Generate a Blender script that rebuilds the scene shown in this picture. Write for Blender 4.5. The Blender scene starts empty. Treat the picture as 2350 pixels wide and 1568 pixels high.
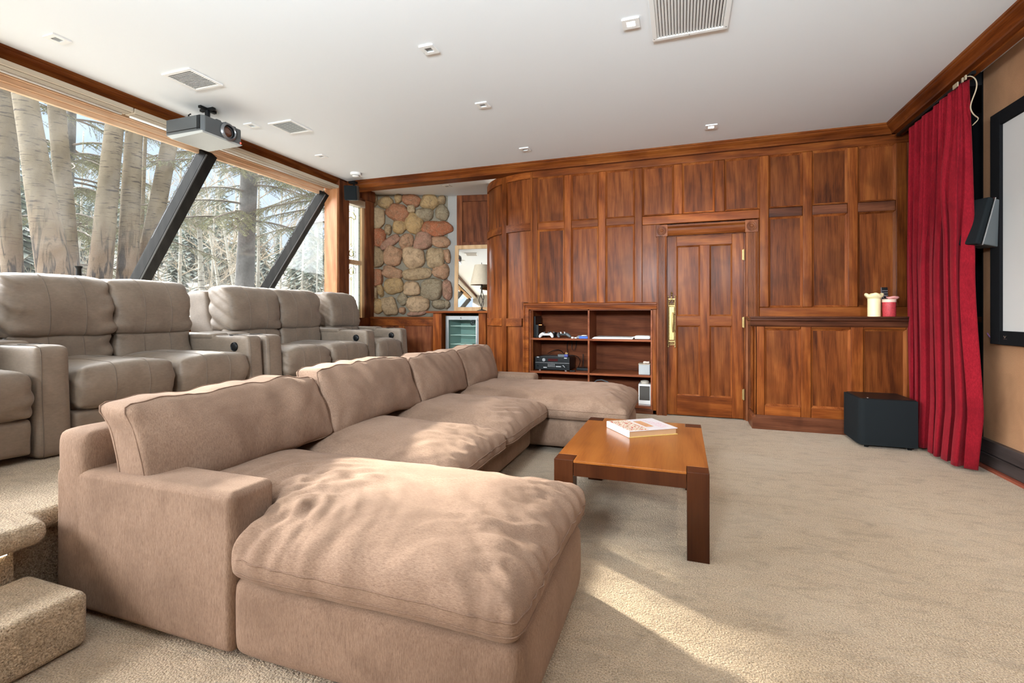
"""Home cinema lounge with walnut panelling, a sloping glass bay and aspens outside."""
WORLD, SUN, GLOW, SPOT, UPL, EXPO = 4.0, 22.0, 12.5, 48, 700, 0.44
import bpy, bmesh, math, random
import numpy as np
from mathutils import Vector, Matrix, noise

C = bpy.context.scene
COL = C.collection
PI = math.pi
rnd = random.Random(7)


# ------------------------------------------------------------------ helpers
class MB:
    """collects shapes into one bmesh"""
    def __init__(self):
        self.bm = bmesh.new()

    def face(self, pts):
        vs = [self.bm.verts.new(p) for p in pts]
        return self.bm.faces.new(vs)

    def hull8(self, p):
        v = [self.bm.verts.new(q) for q in p]
        for f in ((0, 3, 2, 1), (4, 5, 6, 7), (0, 1, 5, 4), (1, 2, 6, 5), (2, 3, 7, 6), (3, 0, 4, 7)):
            self.bm.faces.new([v[i] for i in f])
        return self

    def box(self, x0, x1, y0, y1, z0, z1, M=None):
        p = [(x0, y0, z0), (x1, y0, z0), (x1, y1, z0), (x0, y1, z0),
             (x0, y0, z1), (x1, y0, z1), (x1, y1, z1), (x0, y1, z1)]
        p = [Vector(q) for q in p]
        if M is not None:
            p = [M @ q for q in p]
        return self.hull8(p)

    def prism(self, pts, axis, a, b, M=None):
        def P(u, v, w):
            q = {'x': (w, u, v), 'y': (u, w, v), 'z': (u, v, w)}[axis]
            q = Vector(q)
            return M @ q if M is not None else q
        A = [self.bm.verts.new(P(u, v, a)) for u, v in pts]
        B = [self.bm.verts.new(P(u, v, b)) for u, v in pts]
        n = len(pts)
        self.bm.faces.new(A[::-1])
        self.bm.faces.new(B)
        for i in range(n):
            j = (i + 1) % n
            self.bm.faces.new((A[i], A[j], B[j], B[i]))
        return self

    def tube(self, pts, r, n=8, cap=True):
        pts = [Vector(p) for p in pts]
        m = len(pts)
        rs = [r] * m if not isinstance(r, (list, tuple)) else r
        rings = []
        up = None
        for i, p in enumerate(pts):
            t = (pts[min(i + 1, m - 1)] - pts[max(i - 1, 0)])
            if t.length < 1e-9:
                t = Vector((0, 0, 1))
            t.normalize()
            if up is None:
                up = Vector((0, 0, 1)) if abs(t.z) < 0.9 else Vector((1, 0, 0))
            s = t.cross(up)
            if s.length < 1e-6:
                s = t.cross(Vector((0.3, 1, 0.2)))
            s.normalize()
            up = s.cross(t).normalized()
            rings.append([self.bm.verts.new(p + rs[i] * (math.cos(2 * PI * k / n) * s + math.sin(2 * PI * k / n) * up)) for k in range(n)])
        for a, b in zip(rings, rings[1:]):
            for k in range(n):
                l = (k + 1) % n
                self.bm.faces.new((a[k], a[l], b[l], b[k]))
        if cap and n > 2:
            self.bm.faces.new(rings[0][::-1])
            self.bm.faces.new(rings[-1])
        return self

    def lathe(self, prof, c=(0, 0, 0), n=24, axis='z', M=None):
        c = Vector(c)
        def P(r, h, k):
            a = 2 * PI * k / n
            x, y = r * math.cos(a), r * math.sin(a)
            q = {'z': (x, y, h), 'y': (x, h, y), 'x': (h, x, y)}[axis]
            q = Vector(q)
            if M is not None:
                q = M @ q
            return c + q
        rings = []
        for r, h in prof:
            if r < 1e-6:
                rings.append([self.bm.verts.new(P(0, h, 0))])
            else:
                rings.append([self.bm.verts.new(P(r, h, k)) for k in range(n)])
        for a, b in zip(rings, rings[1:]):
            for k in range(n):
                l = (k + 1) % n
                if len(a) == 1 and len(b) > 1:
                    self.bm.faces.new((a[0], b[l], b[k]))
                elif len(b) == 1 and len(a) > 1:
                    self.bm.faces.new((a[k], a[l], b[0]))
                elif len(a) > 1:
                    self.bm.faces.new((a[k], a[l], b[l], b[k]))
        return self


def prop(o, label=None, cat=None, group=None, kind=None):
    if label: o['label'] = label
    if cat: o['category'] = cat
    if group: o['group'] = group
    if kind: o['kind'] = kind
    return o


def thing(name, label, cat, loc=(0, 0, 0), group=None):
    o = bpy.data.objects.new(name, None)
    o.empty_display_size = 0.1
    COL.objects.link(o)
    o.location = loc
    return prop(o, label, cat, group)


def wloc(o):
    v = Vector(o.location)
    while o.parent is not None:
        o = o.parent
        v = v + Vector(o.location)
    return v


def obj(name, mb, m, parent=None, bevel=0, seg=2, smooth=False, sub=0, angle=None, local=False, origin=None):
    """links the collected shapes as ONE mesh object (world coordinates unless local)"""
    bm = mb.bm if isinstance(mb, MB) else mb
    if parent is not None and not local:
        bmesh.ops.translate(bm, verts=bm.verts, vec=-wloc(parent))
    elif origin is not None:
        bmesh.ops.translate(bm, verts=bm.verts, vec=-Vector(origin))
    bmesh.ops.recalc_face_normals(bm, faces=bm.faces)
    me = bpy.data.meshes.new(name)
    bm.to_mesh(me)
    bm.free()
    for mm in (m if isinstance(m, (list, tuple)) else [m]):
        me.materials.append(mm)
    o = bpy.data.objects.new(name, me)
    COL.objects.link(o)
    if origin is not None and parent is None:
        o.location = origin
    if parent is not None:
        o.parent = parent
    if smooth or bevel:
        me.polygons.foreach_set('use_smooth', [True] * len(me.polygons))
        if angle is not None:
            me.set_sharp_from_angle(angle=math.radians(angle))
    if bevel:
        b = o.modifiers.new('bevel', 'BEVEL')
        b.width = bevel
        b.segments = seg
        b.limit_method = 'ANGLE'
        b.angle_limit = math.radians(35)
        w = o.modifiers.new('wn', 'WEIGHTED_NORMAL')
        w.keep_sharp = False
    if sub:
        s = o.modifiers.new('sub', 'SUBSURF')
        s.levels = sub
        s.render_levels = sub
    return o


def dup(root, loc=None, rotz=None, label=None, group=None):
    r = root.copy()
    COL.objects.link(r)
    if loc is not None: r.location = loc
    if rotz is not None: r.rotation_euler = (0, 0, rotz)
    if label: r['label'] = label
    if group: r['group'] = group
    for ch in list(root.children):
        c = ch.copy()
        COL.objects.link(c)
        c.parent = r
        for g in list(ch.children):
            d = g.copy()
            COL.objects.link(d)
            d.parent = c
    return r


def struct(name, mb, m, parent=None, **k):
    o = obj(name, mb, m, parent, **k)
    if parent is None:
        o['kind'] = 'structure'
    return o


def nz(x, y, z, s=0.0):
    return noise.noise(Vector((x + s * 17.3, y - s * 9.1, z + s * 5.7)))


def softbox(xs, ys, zs, iters=8, mask=None, wr=None, fix=True, pre=None):
    """upholstered block: a grid of cells, smoothed until it is padded, then wrinkled.
    returns bmesh and a dict (i,j,k)->index"""
    nx, ny, nzz = len(xs) - 1, len(ys) - 1, len(zs) - 1
    inside = (lambda i, j, k: 0 <= i < nx and 0 <= j < ny and 0 <= k < nzz and (mask is None or mask(i, j, k)))
    vid, co, quads = {}, [], []
    def V(i, j, k):
        t = (i, j, k)
        if t not in vid:
            vid[t] = len(co)
            co.append((xs[i], ys[j], zs[k]))
        return vid[t]
    for i in range(nx):
        for j in range(ny):
            for k in range(nzz):
                if not inside(i, j, k):
                    continue
                if not inside(i - 1, j, k): quads.append((V(i, j, k), V(i, j, k + 1), V(i, j + 1, k + 1), V(i, j + 1, k)))
                if not inside(i + 1, j, k): quads.append((V(i + 1, j, k), V(i + 1, j + 1, k), V(i + 1, j + 1, k + 1), V(i + 1, j, k + 1)))
                if not inside(i, j - 1, k): quads.append((V(i, j, k), V(i + 1, j, k), V(i + 1, j, k + 1), V(i, j, k + 1)))
                if not inside(i, j + 1, k): quads.append((V(i, j + 1, k), V(i, j + 1, k + 1), V(i + 1, j + 1, k + 1), V(i + 1, j + 1, k)))
                if not inside(i, j, k - 1): quads.append((V(i, j, k), V(i, j + 1, k), V(i + 1, j + 1, k), V(i + 1, j, k)))
                if not inside(i, j, k + 1): quads.append((V(i, j, k + 1), V(i + 1, j, k + 1), V(i + 1, j + 1, k + 1), V(i, j + 1, k + 1)))
    P = np.array(co, dtype=float)
    if pre is not None:
        P = np.array([pre(*p) for p in P])
    b0, b1 = P.min(0), P.max(0)
    E = set()
    for q in quads:
        for a, b in zip(q, q[1:] + q[:1]):
            E.add((min(a, b), max(a, b)))
    E = np.array(sorted(E))
    deg = np.zeros(len(P))
    np.add.at(deg, E[:, 0], 1)
    np.add.at(deg, E[:, 1], 1)
    for _ in range(iters):
        S = np.zeros_like(P)
        np.add.at(S, E[:, 0], P[E[:, 1]])
        np.add.at(S, E[:, 1], P[E[:, 0]])
        P = 0.5 * P + 0.5 * S / deg[:, None]
    if fix:
        c0, c1 = P.min(0), P.max(0)
        P = b0 + (P - c0) * (b1 - b0) / np.maximum(c1 - c0, 1e-9)
    Q = np.array(quads)
    if wr is not None:
        n = np.cross(P[Q[:, 2]] - P[Q[:, 0]], P[Q[:, 3]] - P[Q[:, 1]])
        N = np.zeros_like(P)
        for c in range(4):
            np.add.at(N, Q[:, c], n)
        N /= np.maximum(np.linalg.norm(N, axis=1), 1e-9)[:, None]
        D = np.array([wr(p, nn) for p, nn in zip(P, N)])
        P = P + N * D[:, None]
    bm = bmesh.new()
    vs = [bm.verts.new(p) for p in P]
    for q in quads:
        bm.faces.new([vs[i] for i in q])
    return bm, vid, P


def lin(a, b, n):
    return [a + (b - a) * i / n for i in range(n + 1)]


def path_idx(corners):
    out = [corners[0]]
    for a, b in zip(corners, corners[1:]):
        d = [(1 if q > p else -1 if q < p else 0) for p, q in zip(a, b)]
        cur = a
        while cur != b:
            cur = tuple(c + e for c, e in zip(cur, d))
            out.append(cur)
    return out


def seam(vid, P, corners, r=0.004, lift=0.0, n=5):
    pts = [Vector(P[vid[t]]) for t in path_idx(corners) if t in vid]
    return MB().tube(pts, r, n=n)
# ------------------------------------------------------------------ materials
def newmat(name):
    m = bpy.data.materials.new(name)
    m.use_nodes = True
    nt = m.node_tree
    return m, nt, nt.nodes['Principled BSDF']


def N(nt, kind, **props):
    n = nt.nodes.new(kind)
    for k, v in props.items():
        setattr(n, k, v)
    return n


def L(nt, a, b):
    nt.links.new(a, b)


def coords(nt, scale=(1, 1, 1), rot=(0, 0, 0), per_object=False):
    tc = N(nt, 'ShaderNodeTexCoord')
    mp = N(nt, 'ShaderNodeMapping')
    mp.inputs['Scale'].default_value = scale
    mp.inputs['Rotation'].default_value = rot
    if per_object:
        oi = N(nt, 'ShaderNodeObjectInfo')
        mu = N(nt, 'ShaderNodeMath', operation='MULTIPLY')
        mu.inputs[1].default_value = 57.0
        L(nt, oi.outputs['Random'], mu.inputs[0])
        va = N(nt, 'ShaderNodeVectorMath', operation='ADD')
        L(nt, tc.outputs['Object'], va.inputs[0])
        L(nt, mu.outputs[0], va.inputs[1])
        L(nt, va.outputs[0], mp.inputs['Vector'])
    else:
        L(nt, tc.outputs['Object'], mp.inputs['Vector'])
    return mp.outputs['Vector']


def tex(nt, vec, scale, detail=3, rough=0.55, dist=0.0):
    t = N(nt, 'ShaderNodeTexNoise')
    t.inputs['Scale'].default_value = scale
    t.inputs['Detail'].default_value = detail
    t.inputs['Roughness'].default_value = rough
    t.inputs['Distortion'].default_value = dist
    L(nt, vec, t.inputs['Vector'])
    return t.outputs['Fac']


def ramp(nt, fac, stops):
    r = N(nt, 'ShaderNodeValToRGB')
    e = r.color_ramp.elements
    while len(e) < len(stops):
        e.new(0.5)
    for el, (p, c) in zip(e, stops):
        el.position = p
        el.color = (*c, 1) if len(c) == 3 else c
    L(nt, fac, r.inputs['Fac'])
    return r.outputs['Color']


def mix(nt, a, b, fac, mode='MIX'):
    n = N(nt, 'ShaderNodeMix', data_type='RGBA', blend_type=mode)
    for s, v in ((6, a), (7, b)):
        if isinstance(v, (tuple, list)):
            n.inputs[s].default_value = (*v, 1)
        else:
            L(nt, v, n.inputs[s])
    if isinstance(fac, float):
        n.inputs[0].default_value = fac
    else:
        L(nt, fac, n.inputs[0])
    return n.outputs[2]


def bump(nt, bs, h, strength, dist=0.01):
    b = N(nt, 'ShaderNodeBump')
    b.inputs['Strength'].default_value = strength
    b.inputs['Distance'].default_value = dist
    L(nt, h, b.inputs['Height'])
    L(nt, b.outputs['Normal'], bs.inputs['Normal'])


def math2(nt, op, a, b):
    n = N(nt, 'ShaderNodeMath', operation=op)
    for i, v in enumerate((a, b)):
        if isinstance(v, (int, float)):
            n.inputs[i].default_value = v
        else:
            L(nt, v, n.inputs[i])
    return n.outputs[0]


def plain(name, col, rough=0.5, metal=0.0, spec=0.5, grain=0.0, gscale=60, var=0.0):
    m, nt, b = newmat(name)
    b.inputs['Base Color'].default_value = (*col, 1)
    b.inputs['Roughness'].default_value = rough
    b.inputs['Metallic'].default_value = metal
    b.inputs['Specular IOR Level'].default_value = spec
    v = coords(nt)
    f = tex(nt, v, gscale, 3)
    if var:
        L(nt, mix(nt, tuple(c * (1 - var) for c in col), tuple(min(1, c * (1 + var)) for c in col), f), b.inputs['Base Color'])
    if grain:
        bump(nt, b, f, grain, 0.003)
    return m


def wood(name, dark, mid, light, axis='z', rough=0.36, figure=1.0, var=0.26, coat=0.05):
    """stained timber; the grain runs along axis, each board differs"""
    m, nt, b = newmat(name)
    st = {'x': (0.13, 1, 1), 'y': (1, 0.13, 1), 'z': (1, 1, 0.13)}[axis]
    v = coords(nt, st, per_object=True)
    big = tex(nt, v, 3.2, 3, 0.6, 1.6 * figure)
    wav = N(nt, 'ShaderNodeTexWave', wave_type='BANDS', bands_direction='DIAGONAL')
    wav.inputs['Scale'].default_value = 5.0
    wav.inputs['Distortion'].default_value = 9.0 * figure
    wav.inputs['Detail'].default_value = 3
    wav.inputs['Detail Scale'].default_value = 1.2
    L(nt, v, wav.inputs['Vector'])
    fine = tex(nt, coords(nt, tuple(24 * s if s == 1 else 1.1 for s in st), per_object=True), 4.0, 6, 0.72)
    f = math2(nt, 'ADD', math2(nt, 'MULTIPLY', big, 0.58), math2(nt, 'MULTIPLY', wav.outputs['Fac'], 0.10))
    f = math2(nt, 'ADD', f, math2(nt, 'MULTIPLY', fine, 0.48))
    c = ramp(nt, f, [(0.40, dark), (0.56, mid), (0.76, light)])
    v2 = coords(nt, (1, 1, 1), per_object=True)
    cloud = tex(nt, v2, 3.0, 2, 0.5, 0.6)
    c = mix(nt, c, dark, ramp(nt, cloud, [(0.50, (0, 0, 0)), (0.70, (0.42, 0.42, 0.42))]))
    oi = N(nt, 'ShaderNodeObjectInfo')
    hs = N(nt, 'ShaderNodeHueSaturation')
    L(nt, c, hs.inputs['Color'])
    L(nt, math2(nt, 'ADD', math2(nt, 'MULTIPLY', oi.outputs['Random'], 2 * var), 1 - var), hs.inputs['Value'])
    L(nt, hs.outputs['Color'], b.inputs['Base Color'])
    b.inputs['Roughness'].default_value = rough
    b.inputs['Specular IOR Level'].default_value = 0.08
    b.inputs['Coat Weight'].default_value = coat
    b.inputs['Coat Roughness'].default_value = 0.22
    bump(nt, b, fine, 0.12, 0.002)
    return m


def fabric(name, c0, c1, streak=(300, 300, 42), strength=0.5, sheen=0.25, patch=0.09, rough=0.9):
    m, nt, b = newmat(name)
    s = tex(nt, coords(nt, streak), 1.0, 3, 0.7)
    s2 = tex(nt, coords(nt, tuple(x * 2.7 for x in streak)), 1.0, 2, 0.6)
    big = tex(nt, coords(nt), 3.5, 3, 0.6, 0.5)
    f = math2(nt, 'ADD', math2(nt, 'MULTIPLY', s, 0.6), math2(nt, 'MULTIPLY', s2, 0.4))
    c = ramp(nt, f, [(0.32, c0), (0.66, c1)])
    c = mix(nt, c, tuple(x * (1 - 2 * patch) for x in c0), math2(nt, 'MULTIPLY', ramp(nt, big, [(0.45, (0, 0, 0)), (0.7, (1, 1, 1))]), 0.6))
    L(nt, c, b.inputs['Base Color'])
    b.inputs['Roughness'].default_value = rough
    b.inputs['Specular IOR Level'].default_value = 0.15
    b.inputs['Sheen Weight'].default_value = sheen
    b.inputs['Sheen Roughness'].default_value = 0.45
    b.inputs['Sheen Tint'].default_value = (*[min(1, x * 1.6 + 0.1) for x in c1], 1)
    bump(nt, b, f, strength, 0.004)
    return m


def carpet_mat():
    m, nt, b = newmat('beige_carpet')
    v = coords(nt)
    pile = tex(nt, v, 190, 2, 0.7)
    vor = N(nt, 'ShaderNodeTexVoronoi')
    vor.inputs['Scale'].default_value = 125
    L(nt, v, vor.inputs['Vector'])
    mid = tex(nt, coords(nt, (1, 2.2, 1)), 7, 4, 0.65, 0.8)
    big = tex(nt, coords(nt, (1, 1.7, 1)), 1.6, 3, 0.6, 0.6)
    c = ramp(nt, pile, [(0.3, (0.18, 0.122, 0.073)), (0.5, (0.48, 0.365, 0.248)), (0.72, (0.74, 0.59, 0.425))])
    c = mix(nt, c, (0.26, 0.195, 0.13), math2(nt, 'MULTIPLY', ramp(nt, mid, [(0.48, (0, 0, 0)), (0.70, (1, 1, 1))]), 0.55))
    c = mix(nt, c, (0.54, 0.44, 0.33), math2(nt, 'MULTIPLY', ramp(nt, big, [(0.45, (0, 0, 0)), (0.65, (1, 1, 1))]), 0.3))
    L(nt, c, b.inputs['Base Color'])
    b.inputs['Roughness'].default_value = 1.0
    b.inputs['Specular IOR Level'].default_value = 0.05
    b.inputs['Sheen Weight'].default_value = 0.2
    h = math2(nt, 'ADD', math2(nt, 'MULTIPLY', pile, 0.7), math2(nt, 'MULTIPLY', vor.outputs['Distance'], -0.6))
    h = math2(nt, 'ADD', h, math2(nt, 'MULTIPLY', mid, 1.2))
    bump(nt, b, h, 0.8, 0.012)
    return m


def leather(name, c0, c1):
    m, nt, b = newmat(name)
    v = coords(nt)
    f = tex(nt, v, 5, 4, 0.6, 0.4)
    g = tex(nt, coords(nt, (1, 1, 2.5)), 40, 4, 0.7)
    c = ramp(nt, math2(nt, 'ADD', math2(nt, 'MULTIPLY', f, 0.6), math2(nt, 'MULTIPLY', g, 0.4)), [(0.35, c0), (0.65, c1)])
    L(nt, c, b.inputs['Base Color'])
    b.inputs['Roughness'].default_value = 0.52
    b.inputs['Specular IOR Level'].default_value = 0.35
    b.inputs['Sheen Weight'].default_value = 0.1
    h = math2(nt, 'ADD', math2(nt, 'MULTIPLY', g, 0.35), math2(nt, 'MULTIPLY', tex(nt, v, 350, 2), 0.12))
    bump(nt, b, h, 0.35, 0.006)
    return m


def glow(name, col, s):
    m, nt, b = newmat(name)
    b.inputs['Base Color'].default_value = (*col, 1)
    b.inputs['Emission Color'].default_value = (*col, 1)
    b.inputs['Emission Strength'].default_value = s
    return m


def glass_mat(name, tint=(1, 1, 1), haze=0.03, refl=0.07):
    m, nt, b = newmat(name)
    nt.nodes.remove(b)
    out = nt.nodes['Material Output']
    tr = N(nt, 'ShaderNodeBsdfTransparent')
    tr.inputs['Color'].default_value = (*tint, 1)
    gl = N(nt, 'ShaderNodeBsdfGlossy')
    gl.inputs['Roughness'].default_value = 0.02
    df = N(nt, 'ShaderNodeBsdfTranslucent')
    df.inputs['Color'].default_value = (0.95, 0.97, 1, 1)
    fr = N(nt, 'ShaderNodeLayerWeight')
    fr.inputs['Blend'].default_value = 0.25
    m1 = N(nt, 'ShaderNodeMixShader')
    m2 = N(nt, 'ShaderNodeMixShader')
    st = tex(nt, coords(nt, (1.2, 1.2, 0.5), (0.6, 0.3, 0)), 2.4, 4, 0.6, 0.6)
    L(nt, math2(nt, 'MULTIPLY', ramp(nt, st, [(0.4, (0.2, 0.2, 0.2)), (0.72, (1, 1, 1))]), haze), m1.inputs[0])
    L(nt, tr.outputs[0], m1.inputs[1])
    L(nt, df.outputs[0], m1.inputs[2])
    L(nt, math2(nt, 'ADD', math2(nt, 'MULTIPLY', fr.outputs['Facing'], refl), 0.0), m2.inputs[0])
    L(nt, m1.outputs[0], m2.inputs[1])
    L(nt, gl.outputs[0], m2.inputs[2])
    L(nt, m2.outputs[0], out.inputs['Surface'])
    return m


W_D, W_M, W_L = (0.055, 0.012, 0.0035), (0.165, 0.040, 0.008), (0.28, 0.085, 0.017)
M = {}
M['wood_v'] = wood('walnut_upright_grain', W_D, W_M, W_L, 'z')
M['wood_h'] = wood('walnut_level_grain', W_D, W_M, W_L, 'x', figure=0.6)
M['wood_y'] = wood('walnut_deep_grain', W_D, W_M, W_L, 'y', figure=0.6)
M['panel'] = wood('walnut_burl_panel', (0.048, 0.012, 0.004), (0.138, 0.035, 0.0085), (0.225, 0.069, 0.016), 'z', figure=1.2, var=0.18)
M['bead'] = wood('polished_moulding', (0.10, 0.024, 0.007), (0.22, 0.060, 0.016), (0.34, 0.115, 0.03), 'z', rough=0.2, coat=0.6, figure=0.3)
M['casing'] = wood('casing_walnut', (0.05, 0.015, 0.008), (0.17, 0.052, 0.020), (0.27, 0.095, 0.036), 'z', figure=0.6, var=0.1)
M['wood_dark'] = wood('dark_walnut', (0.04, 0.012, 0.006), (0.135, 0.040, 0.016), (0.23, 0.078, 0.030), 'z', figure=0.6, var=0.2)
M['wood_darkh'] = wood('dark_walnut_level', (0.03, 0.010, 0.006), (0.10, 0.032, 0.015), (0.17, 0.06, 0.028), 'x', figure=0.6, var=0.2)
M['shelf'] = wood('reddish_shelf_wood', (0.12, 0.030, 0.012), (0.22, 0.064, 0.026), (0.30, 0.10, 0.042), 'x', figure=0.3, var=0.1, coat=0.05)
M['shelf_in'] = wood('shadowed_shelf_wood', (0.06, 0.016, 0.007), (0.12, 0.034, 0.013), (0.18, 0.06, 0.024), 'x', figure=0.3, var=0.1, rough=0.6, coat=0)  # darker copy for the back panel, interior shade put into its colour
M['jamb'] = wood('warm_window_wood', (0.24, 0.085, 0.032), (0.40, 0.17, 0.075), (0.52, 0.26, 0.13), 'z', figure=0.3, var=0.1)
M['pine'] = wood('bare_pine', (0.66, 0.40, 0.24), (0.82, 0.57, 0.37), (0.88, 0.68, 0.48), 'y', rough=0.6, figure=0.3, var=0.05, coat=0)
M['table'] = wood('table_top_wood', (0.17, 0.048, 0.009), (0.26, 0.083, 0.016), (0.32, 0.112, 0.024), 'y', rough=0.28, figure=0.15, var=0.0, coat=0.5)
M['table_leg'] = wood('table_leg_wood', (0.028, 0.007, 0.0025), (0.050, 0.013, 0.004), (0.066, 0.019, 0.006), 'z', rough=0.3, figure=0.15, var=0.05, coat=0.4)
M['rafter'] = wood('dark_rafter', (0.007, 0.0065, 0.006), (0.013, 0.012, 0.011), (0.022, 0.020, 0.018), 'z', rough=0.6, figure=0.2, var=0.1, coat=0)
M['mirror_frame'] = wood('light_oak', (0.36, 0.21, 0.10), (0.50, 0.32, 0.17), (0.60, 0.41, 0.24), 'z', rough=0.5, figure=0.2, var=0.05, coat=0)
M['rafter'].node_tree.nodes['Principled BSDF'].inputs['Specular IOR Level'].default_value = 0.08
M['ceiling'] = plain('white_ceiling_paint', (0.80, 0.83, 0.85), 0.9, spec=0.2, grain=0.03, gscale=180)
M['white'] = plain('white_enamel', (0.82, 0.82, 0.80), 0.45)
M['carpet'] = carpet_mat()
M['sofa'] = fabric('tan_chenille', (0.165, 0.097, 0.064), (0.335, 0.222, 0.158))
M['sofa_flat'] = fabric('tan_chenille_flat', (0.165, 0.097, 0.064), (0.335, 0.222, 0.158), streak=(75, 300, 300))
M['piping'] = fabric('tan_piping', (0.155, 0.09, 0.06), (0.27, 0.17, 0.12))
M['leather'] = leather('taupe_leather', (0.160, 0.119, 0.087), (0.235, 0.180, 0.134))
M['stitch'] = plain('taupe_stitching', (0.15, 0.115, 0.09), 0.8)
M['velvet'] = fabric('red_velvet', (0.15, 0.003, 0.008), (0.28, 0.008, 0.017), streak=(140, 140, 40), strength=0.2, sheen=0.35, patch=0.1)
M['velvet'].node_tree.nodes['Principled BSDF'].inputs['Sheen Tint'].default_value = (0.8, 0.12, 0.15, 1)
M['brown_cloth'] = fabric('brown_wall_cloth', (0.36, 0.185, 0.095), (0.46, 0.25, 0.135), streak=(160, 160, 160), strength=0.2, sheen=0.1, patch=0.08)
M['black'] = plain('black_plastic', (0.006, 0.0065, 0.007), 0.38, spec=0.25, grain=0.05, gscale=300)
M['black_felt'] = plain('black_felt', (0.008, 0.008, 0.009), 0.95, spec=0.1, var=0.3, gscale=200)
M['grille'] = plain('charcoal_grille_cloth', (0.010, 0.0125, 0.014), 0.9, spec=0.15, grain=0.3, gscale=700, var=0.3)
M['grey'] = plain('dark_grey_plastic', (0.085, 0.092, 0.095), 0.42, grain=0.05, gscale=400)
M['silver'] = plain('brushed_silver', (0.72, 0.72, 0.72), 0.28, 1.0, grain=0.05, gscale=200)
M['chrome'] = plain('chrome', (0.8, 0.8, 0.8), 0.12, 1.0)
M['brass'] = plain('aged_brass', (0.36, 0.25, 0.105), 0.45, 1.0, var=0.25, gscale=80, grain=0.1)
M['screen'] = plain('grey_screen_fabric', (0.57, 0.56, 0.545), 0.9, spec=0.1, grain=0.03, gscale=400)
M['sill'] = plain('pale_grey_sill', (0.46, 0.43, 0.39), 0.6, var=0.1)
M['mirror'] = plain('mirror_silvering', (0.92, 0.93, 0.92), 0.015, 1.0)
M['glass'] = glass_mat('window_glass', (0.98, 0.99, 0.985), 0.010, 0.08)
M['fridge_glass'] = glass_mat('fridge_door_glass', (0.86, 0.93, 0.90), 0.02, 0.18)
M['blind'] = plain('beige_blind_metal', (0.50, 0.43, 0.33), 0.5, var=0.05, gscale=8)
M['blind_dark'] = plain('shaded_blind_metal', (0.30, 0.25, 0.19), 0.5)  # darker blind tone, the cassette underside's shade put into the colour
M['mortar'] = plain('grey_mortar', (0.24, 0.205, 0.15), 0.95, grain=0.8, gscale=70, var=0.25)
M['plaster'] = plain('grey_plaster', (0.36, 0.34, 0.31), 0.9, grain=0.2, gscale=90, var=0.1)
M['wicker'] = plain('white_woven_box', (0.36, 0.37, 0.37), 0.8, grain=0.7, gscale=160, var=0.3)
M['cream'] = plain('cream_wax', (0.95, 0.80, 0.46), 0.45, var=0.1, gscale=14)
M['redwax'] = plain('red_wax', (0.50, 0.045, 0.055), 0.5, var=0.55, gscale=90)
M['pinkwax'] = plain('pink_wax', (0.70, 0.30, 0.28), 0.45, var=0.25, gscale=60)
M['paper'] = plain('white_paper', (0.86, 0.85, 0.82), 0.8)
M['fridge_in'] = plain('fridge_liner', (0.42, 0.50, 0.48), 0.6)
M['blue'] = plain('blue_card', (0.01, 0.09, 0.52), 0.4)
M['bronze'] = plain('dark_bronze', (0.03, 0.025, 0.02), 0.5, 0.6)
M['shade'] = plain('parchment_shade', (0.46, 0.39, 0.29), 0.8, var=0.12, gscale=30)
M['led_red'] = glow('red_indicator', (1, 0.05, 0.03), 4)
M['led_amber'] = glow('amber_indicator', (1, 0.25, 0.08), 2.5)
M['lamp'] = glow('lit_lamp', (1, 0.93, 0.82), 18)
M['strip'] = glow('lit_step_strip', (1, 0.86, 0.62), 5)
M['lens'] = plain('coated_lens', (0.10, 0.035, 0.02), 0.06, spec=1.0)
M['wire'] = plain('beige_wire', (0.42, 0.33, 0.22), 0.6)
M['redwood'] = plain('red_brown_strip', (0.26, 0.06, 0.03), 0.5, var=0.2)
M['plank'] = wood('dark_grey_plank', (0.030, 0.022, 0.020), (0.055, 0.042, 0.039), (0.08, 0.064, 0.06), 'y', rough=0.35, figure=0.2, var=0.05)
M['chip'] = plain('bar_fridge_steel', (0.33, 0.34, 0.34), 0.4, 0.7)


def stone_mat():
    m, nt, b = newmat('river_stone')
    sp = N(nt, 'ShaderNodeAttribute')
    sp.attribute_name = 'stone'
    v = coords(nt)
    f = tex(nt, v, 13, 6, 0.7, 0.8)
    s = tex(nt, v, 60, 5, 0.75)
    c = mix(nt, sp.outputs['Color'], (0.15, 0.105, 0.065), math2(nt, 'MULTIPLY', ramp(nt, f, [(0.45, (0, 0, 0)), (0.68, (1, 1, 1))]), 0.75))
    c = mix(nt, c, (0.72, 0.64, 0.52), math2(nt, 'MULTIPLY', ramp(nt, s, [(0.52, (0, 0, 0)), (0.72, (1, 1, 1))]), 0.5))
    c = mix(nt, c, (0.94, 0.82, 0.66), 1.0, 'MULTIPLY')
    L(nt, c, b.inputs['Base Color'])
    b.inputs['Roughness'].default_value = 0.75
    bump(nt, b, math2(nt, 'ADD', f, math2(nt, 'MULTIPLY', s, 0.5)), 0.9, 0.016)
    return m


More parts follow.
